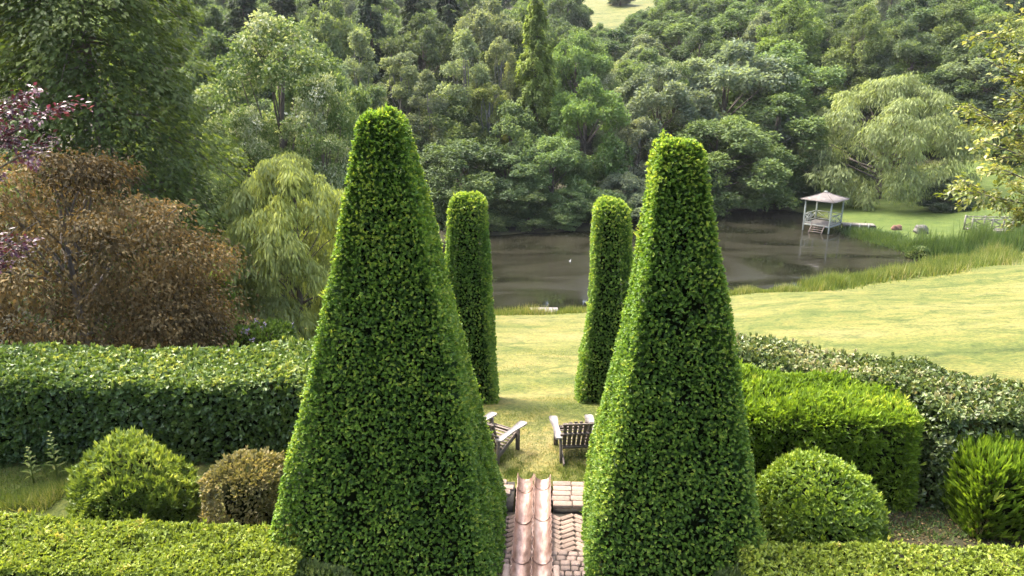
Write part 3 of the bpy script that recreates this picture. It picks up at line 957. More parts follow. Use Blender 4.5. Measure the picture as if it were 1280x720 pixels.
make_chair('weathered slatted garden chair facing straight down the lawn to the lake', (p[0], p[1], gz(p[0], p[1]) - .005), math.radians(7))
p = at_z(620, 563, .02)
make_chair('weathered slatted garden chair turned sideways by the broader big yew', (p[0], p[1], gz(p[0], p[1]) - .005), math.radians(-31))

# ------------------------------------------------------------------ gazebo, jetty, footbridge
G = at_z(1026.5, 287.5, LAKE_Z)
gaz = thing('gazebo', 'white open sided gazebo on posts standing in the lake', 'gazebo', (G[0], G[1], LAKE_Z), math.radians(43) + YAW - math.atan2(G[0], G[1]) * 0)
S = 1.12; FZ = .62; EZ = 2.72
for sx in (-1, 1):
    for sy in (-1, 1):
        b = Buf(); b.box((sx * S, sy * S, (EZ - 1.0) / 2), (.11, .11, EZ + 1.0), None, 0, .01); part('post', b, M['white'], gaz)
for s in (-1, 1):
    b = Buf(); b.box((0, s * S, EZ - .07), (2 * S - .12, .09, .13), None, 0, .008); part('beam', b, M['white'], gaz)
    b = Buf(); b.box((s * S, 0, EZ - .07), (.09, 2 * S - .12, .13), None, 0, .008); part('beam', b, M['white'], gaz)
    b = Buf(); b.box((0, s * (S + .02), FZ - .06), (2 * S - .12, .08, .14), None, 0, .008); part('floor_beam', b, M['white'], gaz)
    b = Buf(); b.box((s * (S + .02), 0, FZ - .06), (.08, 2 * S - .12, .14), None, 0, .008); part('floor_beam', b, M['white'], gaz)
for k in range(12):
    b = Buf(); b.box((0, -S + .1 + k * (2 * S - .2) / 11, FZ + .03), (2 * S - .06, .165, .03), None, 0, .004); part('floor_board', b, M['greydeck'], gaz)
def rail(A, B, z0, nb):
    A = np.array(A, float); B = np.array(B, float)
    b = Buf(); z = np.array([0, 0, 1.])
    b.bar(A + z * (z0 + .82), B + z * (z0 + .82), .07, .06); b.bar(A + z * (z0 + .15), B + z * (z0 + .15), .05, .05); b.bar((A + B) / 2 + z * (z0 + .1), (A + B) / 2 + z * (z0 + .8), .045, .045, upv=(1, 0, 0))
    r = part('railing', b, M['white'], gaz)
    for k in range(nb):
        P = A + (B - A) * k / nb; Q = A + (B - A) * (k + 1) / nb
        c = Buf(); c.bar(P + z * (z0 + .17), Q + z * (z0 + .79), .035, .045); c.bar(P + z * (z0 + .79), Q + z * (z0 + .17), .03, .04)
        if k: c.bar(P + z * (z0 + .1), P + z * (z0 + .8), .05, .05, upv=(1, 0, 0))
        part('cross_brace', c, M['white'], r)
# sides: -x side and -y side face the camera (corner towards it)
rail((S, -S, 0), (S, S, 0), FZ, 2); rail((S, S, 0), (-S, S, 0), FZ, 2); rail((-S, -S, 0), (S, -S, 0), FZ, 2)
rail((-S, S, 0), (-S, .45, 0), FZ, 1)
b = Buf(); n = 9
# flared pyramid roof
def roof_shell(E, z0, z1, th):
    V = []; T = []
    lev = [(E, z0), (E * .62, z0 + (z1 - z0) * .30), (E * .30, z0 + (z1 - z0) * .64), (.07, z1)]
    for (e, z) in lev:
        for k in range(4):
            V += [[e * (-1, 1, 1, -1)[k], e * (-1, -1, 1, 1)[k], z]]
    for l_ in range(len(lev) - 1):
        for k in range(4):
            q = l_ * 4 + k; q2 = l_ * 4 + (k + 1) % 4
            T += [[q, q2, q2 + 4], [q, q2 + 4, q + 4]]
    o = len(V)
    V += [[E * (-1, 1, 1, -1)[k], E * (-1, -1, 1, 1)[k], z0 - th] for k in range(4)]
    for k in range(4):
        k2 = (k + 1) % 4; T += [[k, o + k2, k2], [k, o + k, o + k2]]
    T += [[o, o + 1, o + 2], [o, o + 2, o + 3]]
    b.add(V, T)
roof_shell(1.46, EZ + .02, EZ + .60, .05)
roof = part('roof', b, M['shingle'], gaz)
for k in range(4):
    e = Buf(); sx, sy = (-1, 1, 1, -1)[k], (-1, -1, 1, 1)[k]
    e.tube([[sx * 1.46, sy * 1.46, EZ + .03], [sx * .905, sy * .905, EZ + .204], [sx * .438, sy * .438, EZ + .401], [0, 0, EZ + .62]], .03, 5)
    part('hip_ridge', e, M['shingle'], roof)
e = Buf(); e.box((0, 0, EZ + .63), (.26, .26, .09), None, 0, .03); part('roof_cap', e, M['white'], roof)
# ladder down to the water on the side facing the camera's left
lad = Buf()
for s in (.35, -.75):
    lad.bar((-S - .02, s * 1.0 - .0, FZ + .02), (-S - .62, s, -.15), .05, .12)
ladder = part('ladder', lad, M['wood'], gaz)
for k in range(5):
    u = (k + .5) / 5; st = Buf(); st.box((-S - .02 - .6 * u, -.20, FZ + .02 - .77 * u), (.14, 1.05, .03)); part('tread', st, M['wood'], ladder)
# walkway to the bank
walk_end = at_z(1092, 281, LAKE_Z + .62)
A = np.array([G[0], G[1], LAKE_Z + .60]); Bv = np.array([walk_end[0], walk_end[1], LAKE_Z + .62])
dd = Bv - A; dL = np.linalg.norm(dd[:2]); dd /= np.linalg.norm(dd)
jet = thing('jetty', 'narrow grey plank walkway from the gazebo to the lake bank', 'walkway', (A[0] + dd[0] * 1.6, A[1] + dd[1] * 1.6, LAKE_Z + .55), math.atan2(dd[1], dd[0]))
JL = dL - 1.5
b = Buf(); b.bar((0, -.38, 0), (JL, -.38, 0), .07, .14); b.bar((0, .38, 0), (JL, .38, 0), .07, .14); part('joist', b, M['greydeck'], jet)
for k in range(int(JL / .2)):
    b = Buf(); b.box((.1 + k * .2, 0, .09), (.18, .95, .035), None, 0, .004); part('plank', b, M['greydeck'], jet)
for k in range(3):
    b = Buf(); b.box((.6 + k * (JL - 1.2) / 2, -.46, -.45), (.09, .09, 1.3)); part('post', b, M['white'], jet)

# footbridge with cross-braced rails on the far right bank
FB = at_ground(1258, 291)
fb = thing('footbridge', 'weathered grey footbridge with cross braced rails by the reeds', 'bridge', (FB[0], FB[1], FB[2] + .05), math.radians(-4))
for k in range(20):
    b = Buf(); b.box((-2.85 + k * .3, 0, .18), (.28, 1.2, .05)); part('plank', b, M['greydeck'], fb)
for s in (-1, 1):
    b = Buf(); b.bar((-3, s * .6, .07), (3, s * .6, .07), .1, .16); part('beam', b, M['greydeck'], fb)
    b = Buf(); b.bar((-3, s * .6, 1.12), (3, s * .6, 1.12), .08, .07); b.bar((-3, s * .6, .36), (3, s * .6, .36), .06, .05); r = part('railing', b, M['fbwood'], fb)
    for k in range(5):
        x = -3 + k * 1.5
        c = Buf(); c.box((x, s * .6, .62), (.10, .12, 1.2)); part('post', c, M['fbwood'], fb)
        if k < 4:
            c = Buf(); c.bar((x + .05, s * .6, .38), (x + 1.45, s * .6, 1.08), .04, .06); c.bar((x + .05, s * .6, 1.08), (x + 1.45, s * .6, .38), .035, .055)
            part('cross_brace', c, M['fbwood'], r)
# landing stage on the near shore
LS = at_z(680, 393, LAKE_Z + .25)
ls = thing('landing_stage', 'small pale plank landing stage on the near lake shore', 'landing stage', (LS[0], LS[1] + .1, LAKE_Z + .32), .03)
for k in range(5):
    b = Buf(); b.box((0, -.4 + k * .2, .12), (1.55, .18, .05), None, 0, .006); part('plank', b, M['palewood'], ls)
for sx in (-1, 1):
    for sy in (-1, 1):
        b = Buf(); b.box((sx * .65, sy * .36, -.35), (.1, .1, .9)); part('post', b, M['wood'], ls)
b = Buf(); b.bar((-.75, -.46, .04), (.75, -.46, .04), .05, .10); part('joist', b, M['palewood'], ls)

# rocks on the bank
def rock(name, label, p, sz, mat, seed):
    rng = np.random.default_rng(seed)
    import bmesh
    bmm = bmesh.new(); bmesh.ops.create_icosphere(bmm, subdivisions=3, radius=1)
    for v in bmm.verts:
        n = np.array(v.co); d = 1 + .14 * math.sin(n[0] * 3.1 + seed) + .12 * math.sin(n[1] * 4.3 + seed * 2) + .08 * math.sin(n[2] * 6 + n[0] * 5)
        v.co = Vector((n[0] * d * sz[0], n[1] * d * sz[1], n[2] * d * sz[2]))
    me = bpy.data.meshes.new(name); bmm.to_mesh(me); bmm.free(); me.materials.append(M[mat])
    o = obj(name, me); o.location = (p[0], p[1], p[2] + sz[2] * .35); o['label'] = label; o['category'] = 'rock'
p = at_ground(1151, 291); rock('boulder', 'grey boulder on the grass bank below the willow', p, (.6, .5, .5), 'stone', 2)
p = at_ground(1120, 287); rock('boulder', 'reddish boulder among the bank plants below the willow', p, (.38, .32, .34), 'rust', 5)

# white water bird
wb = at_z(712.5, 327, LAKE_Z)
b = Buf()
def blob(buf, c, r, n=10, m=7):
    V = []; T = []
    for j in range(m + 1):
        ph = math.pi * j / m
        for i in range(n):
            a = 2 * math.pi * i / n
            V.append([c[0] + r[0] * math.sin(ph) * math.cos(a), c[1] + r[1] * math.sin(ph) * math.sin(a), c[2] + r[2] * math.cos(ph)])
    for j in range(m):
        for i in range(n):
            q = j * n + i; q2 = j * n + (i + 1) % n
            T += [[q, q + n, q2 + n], [q, q2 + n, q2]]
    buf.add(V, T)
blob(b, (0, 0, .07), (.22, .12, .11)); b.tube([[.14, 0, .10], [.20, 0, .22], [.22, 0, .32]], [.05, .035, .035], 7); blob(b, (.24, 0, .34), (.06, .045, .045))
b.tube([[.29, 0, .335], [.37, 0, .325]], [.018, .004], 5); b.leaves(np.array([[-.12, 0, .12]]), np.array([[-1., 0, .25]]), np.array([[0, 0, 1.]]), .26, .13, .5)
bo = obj('water_bird', b.mesh('water_bird', [M['bird']])); bo.location = (wb[0], wb[1], LAKE_Z); bo.rotation_euler = (0, 0, 1.0); bo.scale = (.42, .42, .42)
bo['label'] = 'small white water bird swimming on the lake'; bo['category'] = 'bird'
#@@OBJECTS
# ------------------------------------------------------------------ tree prototypes
def branch_path(rng, a, b, k=5, bend=.12):
    a = np.array(a, float); b = np.array(b, float); t = np.linspace(0, 1, k)[:, None]
    L = np.linalg.norm(b - a); off = rng.normal(0, bend * L, 3); off[2] = abs(off[2]) * .5
    return a + (b - a) * t + off * (4 * t * (1 - t)) * .5

def broadleaf(seed, H=12., R=4.5, base=.10, n_lobe=17, n_sub=9, leaves=28000, L=.285, W=.185, flat=.72, mat='tree', bark='bark', limb_r=.05, conic=.0, low=.35, size=1.0, weep=0.0, spread=1.12, shift=0.0, tone=.13, limb_min=.3):
    """crown of uneven lobes; each lobe carries smaller leaf sprays on its outer side"""
    rng = np.random.default_rng(seed)
    cb, tb = Buf(), Buf()
    tb.tube(branch_path(rng, (0, 0, -.5), (rng.normal(0, .2), rng.normal(0, .2), H * .8), 8, .03), np.linspace(.022 * H, .006 * H, 8), 8)
    zc = H * (base + 1) / 2; hh = H * (1 - base) / 2
    sub = []
    for i in range(n_lobe):
        # even spread over an ellipsoid with jitter
        u = 1 - 2 * (i + .5) / n_lobe + rng.normal(0, .10)
        u = float(np.clip(u, -.9, .96))
        a = i * 2.39996 + rng.normal(0, .35)
        e = math.sqrt(max(0, 1 - u * u)) if u > 0 else (1 - low * u * u)
        e *= (1 - conic * (u + 1) / 2)
        lr = R * rng.uniform(.28, .46) * (1 - .25 * max(u, 0)) * size
        rr = max(0, R * e - lr * .8) * rng.uniform(.75, 1.12)
        lc = np.array([rr * math.cos(a), rr * math.sin(a), zc + u * (hh - lr * .55)])
        ns = int(n_sub * rng.uniform(.75, 1.3))
        od = lc - np.array([0, 0, zc]); od /= (np.linalg.norm(od) + .2)
        ltone = tone * rng.normal()
        for j in range(ns):
            d = unit(rng, 1)[0] + od * .55 + np.array([0, 0, .18]); d /= np.linalg.norm(d)
            sr = lr * rng.uniform(.30, .58)
            sub.append((*(lc + d * lr * rng.uniform(.5, .95) * np.array([1, 1, .85])), sr, ltone + .09 * rng.normal(), *d))
        z0 = max(.12 * H, lc[2] * rng.uniform(.4, .7))
        if lc[2] < limb_min * H: continue
        tb.tube(branch_path(rng, (0, 0, z0), lc, 5, .1), np.linspace(limb_r * rng.uniform(1., 1.8), min(.02, limb_r), 5), 5)
        for j in range(3):
            q_ = sub[-1 - j][:3]
            tb.tube(branch_path(rng, lc, q_, 4, .1), np.linspace(limb_r * .5, .012, 4), 4)
    B = np.array(sub)
    w = B[:, 3] ** 1.8; cnt = (leaves * w / w.sum()).astype(int)
    for bi in range(len(B)):
        k = cnt[bi]
        if k < 5: continue
        c = B[bi, :3]; br = B[bi, 3]; od = B[bi, 5:8]
        d = unit(rng, k) + od * .35; d /= np.linalg.norm(d, axis=1, keepdims=True)
        rad = rng.uniform(.25, 1.0, k) ** .55
        rad *= 1 + .30 * np.sin(d[:, 0] * 5 + bi) * np.sin(d[:, 1] * 6 + 2 * bi)
        P = c + d * rad[:, None] * br * np.array([spread, spread, flat])
        P[:, 2] += np.where(d[:, 2] < 0, d[:, 2] * rad * br * weep, 0)
        P[:, 2] -= .22 * br * (rad * np.hypot(d[:, 0], d[:, 1])) ** 2
        A = d * (.8 - .3 * min(weep, 1)) + unit(rng, k) * (.75 - .35 * min(weep, 1)) + np.array([0, 0, -.30 - weep * .8])
        N = d * .75 + unit(rng, k) * .75 + np.array([0, 0, .5])
        s = rng.uniform(.55, 1.3, k)
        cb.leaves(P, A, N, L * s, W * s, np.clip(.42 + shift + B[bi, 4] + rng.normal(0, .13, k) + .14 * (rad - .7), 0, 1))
    return dict(crown=cb.mesh('crown', [M[mat]]), trunk=tb.mesh('trunk', [M[bark]]), H=H, W=2 * R * 1.05)

def conifer(seed, H=16., R=3.2, n_br=150, leaves=26000, L=.40, W=.12, droop=.25, base=.06, mat='tree', power=.8, soft=0.35, side=.16):
    rng = np.random.default_rng(seed)
    cb, tb = Buf(), Buf()
    tb.tube(branch_path(rng, (0, 0, -.5), (0, 0, H * .98), 8, .004), np.linspace(.020 * H, .02, 8), 8)
    per = leaves // n_br
    for i in range(n_br):
        u = (i + rng.random()) / n_br
        z = H * (base + (1 - base) * u)
        r = R * ((1 - u) ** power) * rng.uniform(.65, 1.1) + .12
        a = rng.uniform(0, 2 * math.pi)
        o = np.array([math.cos(a), math.sin(a), 0])
        t = np.sqrt(rng.random(per))
        dz = -droop * r * t ** 2 + .12 * r * t
        P = np.array([0, 0, z]) + o * (r * t)[:, None]; P[:, 2] += dz
        sidev = np.array([-o[1], o[0], 0])
        P += sidev * (rng.normal(0, side, per) * r * (1.1 - t * .6))[:, None] + np.array([0, 0, 1]) * (rng.normal(0, soft * .3, per) - abs(rng.normal(0, soft * .6, per)))[:, None]
        A = o + sidev * rng.normal(0, .7, per)[:, None] + np.array([0, 0, -.5]) * (1 + soft) + unit(rng, per) * .3
        N = np.array([0, 0, 1.]) + unit(rng, per) * .6
        s = rng.uniform(.6, 1.3, per)
        R0 = np.clip(.4 + .2 * rng.normal() + rng.normal(0, .13, per) + .2 * (t - .5), 0, 1)
        cb.leaves(P, A, N, L * s, W * s, R0)
        if i % 3 == 0:
            tb.tube(np.array([0, 0, z]) + o * (r * np.linspace(0, .9, 4))[:, None] + np.array([0, 0, 1]) * (-droop * r * np.linspace(0, .9, 4) ** 2)[:, None], np.linspace(.05, .012, 4), 4)
    return dict(crown=cb.mesh('crown', [M[mat]]), trunk=tb.mesh('trunk', [M['bark']]), H=H, W=2 * R)

def weeping(seed, H=8., R=4., mounds=85, strands=26, per=13, L=.24, W=.05, fall=(1.2, 3.2), mat='tree', out_amt=.8, base=.1, sag=1.0, top_pow=.5, bark='bark', rnd_shift=0.0, flow=.16, tone=.16, zlow=.22, irr=.15, mr0=1.0):
    rng = np.random.default_rng(seed)
    cb, tb = Buf(), Buf()
    tb.tube(branch_path(rng, (0, 0, -.5), (rng.normal(0, .3), rng.normal(0, .3), H * .7), 7, .06), np.linspace(.03 * H, .012 * H, 7), 8)
    for i in range(mounds):
        u = rng.random() ** .8
        z = H * (zlow + (1 - zlow) * u)
        e = max(0.0, 1 - ((u) ** 2.2)) ** top_pow
        a = rng.uniform(0, 2 * math.pi)
        rr = R * e * math.sqrt(rng.uniform(.04, .95)) * (1 + irr * math.sin(2 * a + seed + 2.5 * u) + irr * .8 * math.sin(5 * a + 4 * u))
        c = np.array([rr * math.cos(a), rr * math.sin(a), z])
        mr = R * rng.uniform(.10, .22) * mr0
        out = np.array([math.cos(a), math.sin(a), 0])
        shade = .42 + tone * rng.normal()
        S0 = strands
        o = c + unit(rng, S0) * mr * np.array([1, 1, .35])
        sd = (out * out_amt + unit(rng, S0) * np.array([.9, .9, .2])); sd[:, 2] = np.abs(sd[:, 2]) * .2
        ln = rng.uniform(*fall, S0)
        ln = np.minimum(ln, np.maximum(o[:, 2] - base * H * rng.random(S0), .3))
        t = np.linspace(0.02, 1, per)
        P = o[:, None] + sd[:, None] * (R * flow * np.sqrt(t))[None, :, None]
        P[:, :, 2] += (-ln[:, None] * t[None] ** 1.5 * sag)
        P += rng.normal(0, .04, P.shape)
        P = P.reshape(-1, 3)
        k = len(P)
        tt = np.tile(t, S0)
        A = np.repeat(sd, per, 0) * (1 - tt)[:, None] * .7 + np.array([0, 0, -1.]) * (.25 + tt)[:, None] * sag + unit(rng, k) * .35
        N = np.repeat(sd, per, 0) + unit(rng, k) * .6 + np.array([0, 0, .5])
        s = rng.uniform(.6, 1.35, k)
        cb.leaves(P, A, N, L * s, W * s, np.clip(shade + rnd_shift + rng.normal(0, .13, k) + .12 * (.5 - tt), 0, 1))
        if i % 2 == 0:
            tb.tube(branch_path(rng, (0, 0, z * rng.uniform(.3, .6)), c, 5, .08), np.linspace(.02 * R, .012, 5), 5)
    return dict(crown=cb.mesh('crown', [M[mat]]), trunk=tb.mesh('trunk', [M[bark]]), H=H * 1.0, W=2 * R)

def put_tree(proto, name, label, loc, H, W, color, rz=0.0, group=None, cat='tree'):
    t = thing(name, label, cat, loc, rz, group)
    sx = W / proto['W']; sz = H / proto['H']
    t.scale = (sx, sx, sz)
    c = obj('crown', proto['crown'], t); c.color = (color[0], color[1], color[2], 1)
    obj('trunk', proto['trunk'], t)
    return t

def tree_px(proto, name, label, px, top, d, wpx, color, rz=None, group=None, sink=0.0, rr=random.Random(77)):
    tp = at_d(px, top, d)
    z0 = gz(tp[0], tp[1])
    z0 = max(z0, LAKE_Z + .05)
    depth = (tp - CAM).dot(FW)
    H = max(2.0, tp[2] - z0)
    W = wpx * depth / F_PX
    return put_tree(proto, name, label, (tp[0], tp[1], z0 - sink), H, W, color, rr.uniform(0, 6.28) if rz is None else rz, group)

P_ = {}
P_['b1'] = broadleaf(101, n_lobe=20, flat=.85, spread=1.0)
P_['b2'] = broadleaf(102, n_lobe=21, flat=.8, conic=.15, spread=1.0)
P_['b3'] = broadleaf(103, H=10, R=5, n_lobe=22, base=-.14, leaves=34000, low=.05, flat=.75)
P_['b4'] = broadleaf(104, H=14, R=4.2, n_lobe=22, conic=.25, flat=.9, spread=1.0)
P_['al'] = broadleaf(105, H=14, R=3.2, n_lobe=24, n_sub=9, leaves=22000, L=.24, W=.14, bark='palebark', base=.06, limb_r=.05, conic=.3, size=.95, flat=.95, spread=.95)
P_['al2'] = broadleaf(106, H=14, R=3.0, n_lobe=22, n_sub=8, leaves=16000, L=.24, W=.14, bark='palebark', base=.08, limb_r=.05, conic=.3, size=.9, flat=.9, spread=.95)
P_['bl'] = broadleaf(107, H=13, R=4.0, n_lobe=34, n_sub=11, leaves=42000, mat='blossom', L=.18, W=.12, shift=.10, base=-.02, size=.95, low=.1, limb_r=.035)
P_['con'] = conifer(108, leaves=20000)
P_['dr'] = conifer(109, H=20, R=2.9, n_br=170, leaves=34000, L=.34, W=.13, droop=.3, base=.10, power=.6, soft=.6)
P_['wil'] = broadleaf(110, H=9, R=4.9, n_lobe=34, n_sub=10, leaves=50000, L=.30, W=.06, flat=.8, base=.02, weep=1.1, size=.72, low=.15, spread=1.0, conic=.12)
P_['wil2'] = broadleaf(113, H=7.2, R=2.9, n_lobe=56, n_sub=10, leaves=64000, L=.235, W=.062, flat=.8, base=-.32, weep=1.2, size=.86, low=.05, spread=1.0, limb_r=.018, tone=.2)
#@@PROTOS
# colours
DK = (.092, .132, .056); MD = (.125, .175, .066); FR = (.140, .205, .060); GG = (.165, .200, .115); LT = (.210, .250, .125); YG = (.215, .25, .080); CN = (.060, .084, .048)
WG = 'trees of the wood across the lake'
LAB = {
    'DK': 'dark green broad crowned tree in the wood across the lake',
    'MD': 'mid green broad crowned tree in the wood across the lake',
    'FR': 'fresh bright green broad crowned tree in the wood across the lake',
    'GG': 'grey green soft crowned tree in the wood across the lake',
    'LT': 'pale green light crowned tree in the wood across the lake',
    'YG': 'yellow green broad crowned tree in the wood across the lake',
    'CN': 'very dark conifer in the wood on the hillside'}
CO = dict(DK=DK, MD=MD, FR=FR, GG=GG, LT=LT, YG=YG, CN=CN)
TONE = dict(DK='dark green', MD='mid green', FR='fresh green', GG='grey green', LT='pale green', YG='yellow green', CN='conifers')
rc = random.Random(9)
def wood(proto, c, px, top, d, w):
    k = CO[c]; j = rc.uniform(.88, 1.12)
    al = proto.startswith('al')
    lab = LAB[c] if not al else {'LT': 'slender pale green tree with a visible pale trunk across the lake', 'GG': 'slender grey green tree with a visible pale trunk across the lake', 'YG': 'slender yellow green tree with a visible pale trunk across the lake', 'MD': 'slender mid green tree with a visible pale trunk across the lake'}[c]
    gx_ = ''
    if top >= 165 and px < 1020 and not al: lab = {'DK': 'low dark green tree overhanging the water on the far lake shore', 'MD': 'low mid green tree overhanging the water on the far lake shore', 'GG': 'low grey green bushy tree at the edge of the far lake shore'}[c]; gx_ = ' shore'
    elif px > 1020 and top >= 80: lab = 'dark green tree filling the shade behind the yellow green weeping willow'; gx_ = ' behind willow'
    elif proto == 'bl': lab = 'small whitish flowering tree in the wood across the lake'; gx_ = ' flowering'
    tree_px(P_[proto], 'conifer_tree' if c == 'CN' else ('slender_tree' if al else 'broadleaf_tree'), lab, px, top, d, w, (k[0] * j * rc.uniform(.93, 1.07), k[1] * j, k[2] * j * rc.uniform(.9, 1.1)), None, WG + ' ' + TONE[c] + (' slender' if al else '') + gx_)

for row in [
    # along the far shore
    ('b3', 'DK', 575, 175, 64, 150), ('b3', 'MD', 690, 170, 65.5, 120), ('b2', 'DK', 635, 195, 64, 110), ('b1', 'FR', 735, 100, 70, 120),
    ('b2', 'MD', 640, 130, 69, 110), ('b3', 'DK', 520, 190, 66, 110), ('b2', 'GG', 800, 150, 70, 90), ('b3', 'GG', 780, 215, 66, 70), ('b1', 'GG', 825, 85, 76, 140),
    ('b3', 'MD', 905, 145, 72, 170), ('b2', 'MD', 975, 120, 76, 150), ('b1', 'GG', 915, 55, 82, 180), ('b4', 'MD', 985, 55, 84, 160), ('b3', 'DK', 1000, 185, 78, 110),
    ('b3', 'DK', 850, 200, 70, 110), ('b2', 'DK', 1045, 150, 82, 110), ('b3', 'DK', 950, 215, 75.5, 110),
    ('b3', 'DK', 560, 235, 62.5, 90), ('b3', 'MD', 610, 240, 62, 80), ('b3', 'DK', 660, 232, 62.5, 90), ('b3', 'MD', 712, 235, 63, 80), ('b3', 'DK', 755, 238, 63.5, 70), ('b3', 'GG', 800, 240, 65, 80), ('b3', 'DK', 865, 225, 70, 90), ('b3', 'DK', 910, 228, 73, 80), ('b3', 'DK', 990, 225, 74.5, 80), ('b3', 'DK', 500, 240, 63, 90), ('b3', 'DK', 455, 240, 60, 90),
    # slender pale-trunked trees
    ('al', 'LT', 445, 40, 70, 85), ('al2', 'GG', 500, 55, 73, 95), ('al', 'LT', 580, 40, 72, 95), ('al2', 'YG', 610, 95, 70, 80), ('al', 'GG', 535, 90, 69, 80), ('al2', 'LT', 420, 70, 66, 80),
    ('al', 'MD', 470, 110, 66, 80), ('al2', 'LT', 625, 35, 74, 65), ('b2', 'MD', 560, 120, 70, 110), ('b2', 'DK', 480, 150, 66, 110),
    # behind
    ('b1', 'FR', 720, 45, 92, 90), ('b1', 'DK', 770, 38, 120, 95), ('bl', 'GG', 762, 92, 90, 48), ('bl', 'GG', 845, 78, 80, 70), ('b1', 'MD', 850, 18, 125, 120), ('b2', 'GG', 800, 60, 110, 80),
    ('b1', 'MD', 930, 5, 130, 120), ('b4', 'FR', 995, -5, 105, 105), ('b1', 'DK', 1040, 20, 110, 100), ('b4', 'MD', 1085, 8, 98, 100), ('b1', 'DK', 1130, 30, 96, 100), ('b1', 'GG', 1235, 62, 88, 130),
    ('b4', 'DK', 1150, -10, 110, 100), ('b4', 'MD', 1200, -5, 105, 100), ('b1', 'YG', 1255, 20, 100, 110), ('b2', 'DK', 1180, 90, 88, 110), ('b2', 'DK', 1270, 130, 82, 120), ('b3', 'DK', 1060, 200, 86, 110),
    ('b3', 'DK', 1230, 190, 84, 120), ('b3', 'DK', 1150, 200, 88, 120), ('b1', 'MD', 650, 10, 105, 100), ('b1', 'GG', 610, 0, 100, 100), ('b1', 'DK', 700, 25, 140, 60), ('b1', 'DK', 815, 10, 160, 80),
    ('con', 'CN', 350, -30, 90, 100), ('con', 'CN', 400, -35, 95, 100), ('con', 'CN', 460, -25, 92, 90), ('con', 'CN', 520, -40, 96, 100), ('con', 'CN', 560, -30, 105, 90), ('con', 'CN', 300, -40, 90, 100),
    ('b1', 'DK', 380, 80, 72, 120), ('b2', 'DK', 330, 100, 70, 120), ('b1', 'DK', 530, 20, 88, 110), ('b1', 'MD', 410, 0, 82, 110),
    ('b4', 'DK', 1310, 40, 90, 120), ('b3', 'DK', 1330, 150, 75, 140), ('b1', 'DK', 805, 16, 150, 55), ('b1', 'MD', 748, 30, 140, 40), ('b1', 'DK', 786, 27, 150, 40), ('b1', 'DK', 722, 2, 170, 44), ('b1', 'MD', 880, -10, 170, 110),
    ]:
    wood(*row)
tree_px(P_['dr'], 'dawn_redwood', 'tall narrow feathery light green conifer rising above the wood', 671, -8, 72, 80, (.16, .215, .05), 1.0)
tree_px(P_['b1'], 'meadow_tree', 'lone dark tree standing on the bright hill meadow', 776, -12, 235, 40, DK, 1.0)
# filler trees up the hillside
rf = random.Random(31)
dist = 98.
while dist < 330:
    px = -150 + rf.uniform(0, 60)
    while px < 1430:
        wpx = 8.5 * F_PX / dist * rf.uniform(.85, 1.3)
        p = at_d(px, 100, dist + rf.uniform(-8, 8))
        inmead = (712 < px < 815 and dist > 125)
        if not inmead:
            z0 = gz(p[0], p[1]); Ht = rf.uniform(9, 14)
            pr = rf.choice(['b1', 'b2', 'b4', 'b1']); cc = rf.choice(['DK', 'DK', 'MD', 'MD', 'GG', 'FR'])
            k = CO[cc]; j = rf.uniform(.85, 1.15)
            put_tree(P_[pr], 'hill_tree', {'DK': 'dark green tree high on the wooded hillside', 'MD': 'mid green tree high on the wooded hillside', 'GG': 'grey green tree high on the wooded hillside', 'FR': 'fresh green tree high on the wooded hillside'}[cc],
                     (p[0], p[1], z0 - .2), Ht, wpx * dist / F_PX, (k[0] * j, k[1] * j, k[2] * j), rf.uniform(0, 6.28), 'hillside trees ' + TONE[cc])
        px += wpx * rf.uniform(.8, 1.15)
    dist *= 1.17

# willows
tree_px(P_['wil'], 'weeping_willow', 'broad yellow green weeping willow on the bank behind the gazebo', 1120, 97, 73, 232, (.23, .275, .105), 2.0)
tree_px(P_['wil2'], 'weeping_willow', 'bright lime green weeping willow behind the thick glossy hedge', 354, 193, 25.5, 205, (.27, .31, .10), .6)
# dark small tree under the right willow
tree_px(P_['b3'], 'small_dark_tree', 'small dark spreading tree on the far lawn beside the willow', 1192, 222, 66, 62, CN, 1.0)
# white flowering tree, left
tree_px(P_['bl'], 'flowering_tree', 'tall whitish flowering tree behind the lime green willow', 338, 20, 38, 225, (1, 1, 1), 2.2)
tree_px(P_['bl'], 'flowering_tree', 'smaller whitish flowering tree close beside the broader big yew', 398, 95, 35, 135, (1, 1, 1), 4.0)
tree_px(P_['bl'], 'flowering_tree', 'smaller whitish flowering tree between the lime green willow and the huge drooping tree', 305, 135, 34, 120, (1, 1, 1), 5.2)
tree_px(P_['b1'], 'broadleaf_tree', 'mid green tree standing close behind the whitish flowering tree', 395, 60, 46, 130, MD, 1.4)
for px_, tp_, d_, w_, lab_ in ((225, 90, 52, 130, 'dark green tree glimpsed between the huge drooping tree and the flowering tree'), (180, 40, 60, 140, 'tall dark green tree right behind the huge drooping tree'), (265, 40, 62, 120, 'tall dark green tree standing back behind the whitish flowering tree'), (420, 130, 50, 110, 'rounded dark green tree behind the top of the broader big yew')):
    tree_px(P_['b4'], 'broadleaf_tree', lab_, px_, tp_, d_, w_, DK, None)
tree_px(P_['b2'], 'broadleaf_tree', 'shaded tree filling the gap between the big dark tree and the lime green willow', 285, 150, 40, 120, DK, .4)
# big dark drooping conifer, left
pg = conifer(120, H=17, R=6.6, n_br=330, leaves=68000, L=.225, W=.12, droop=.55, base=.02, power=.42, soft=.55, side=.12)
tree_px(pg, 'drooping_conifer', 'huge dark green tree with drooping sprays behind the brown weeping tree', 70, -190, 26, 500, (.075, .108, .026), 1.0)
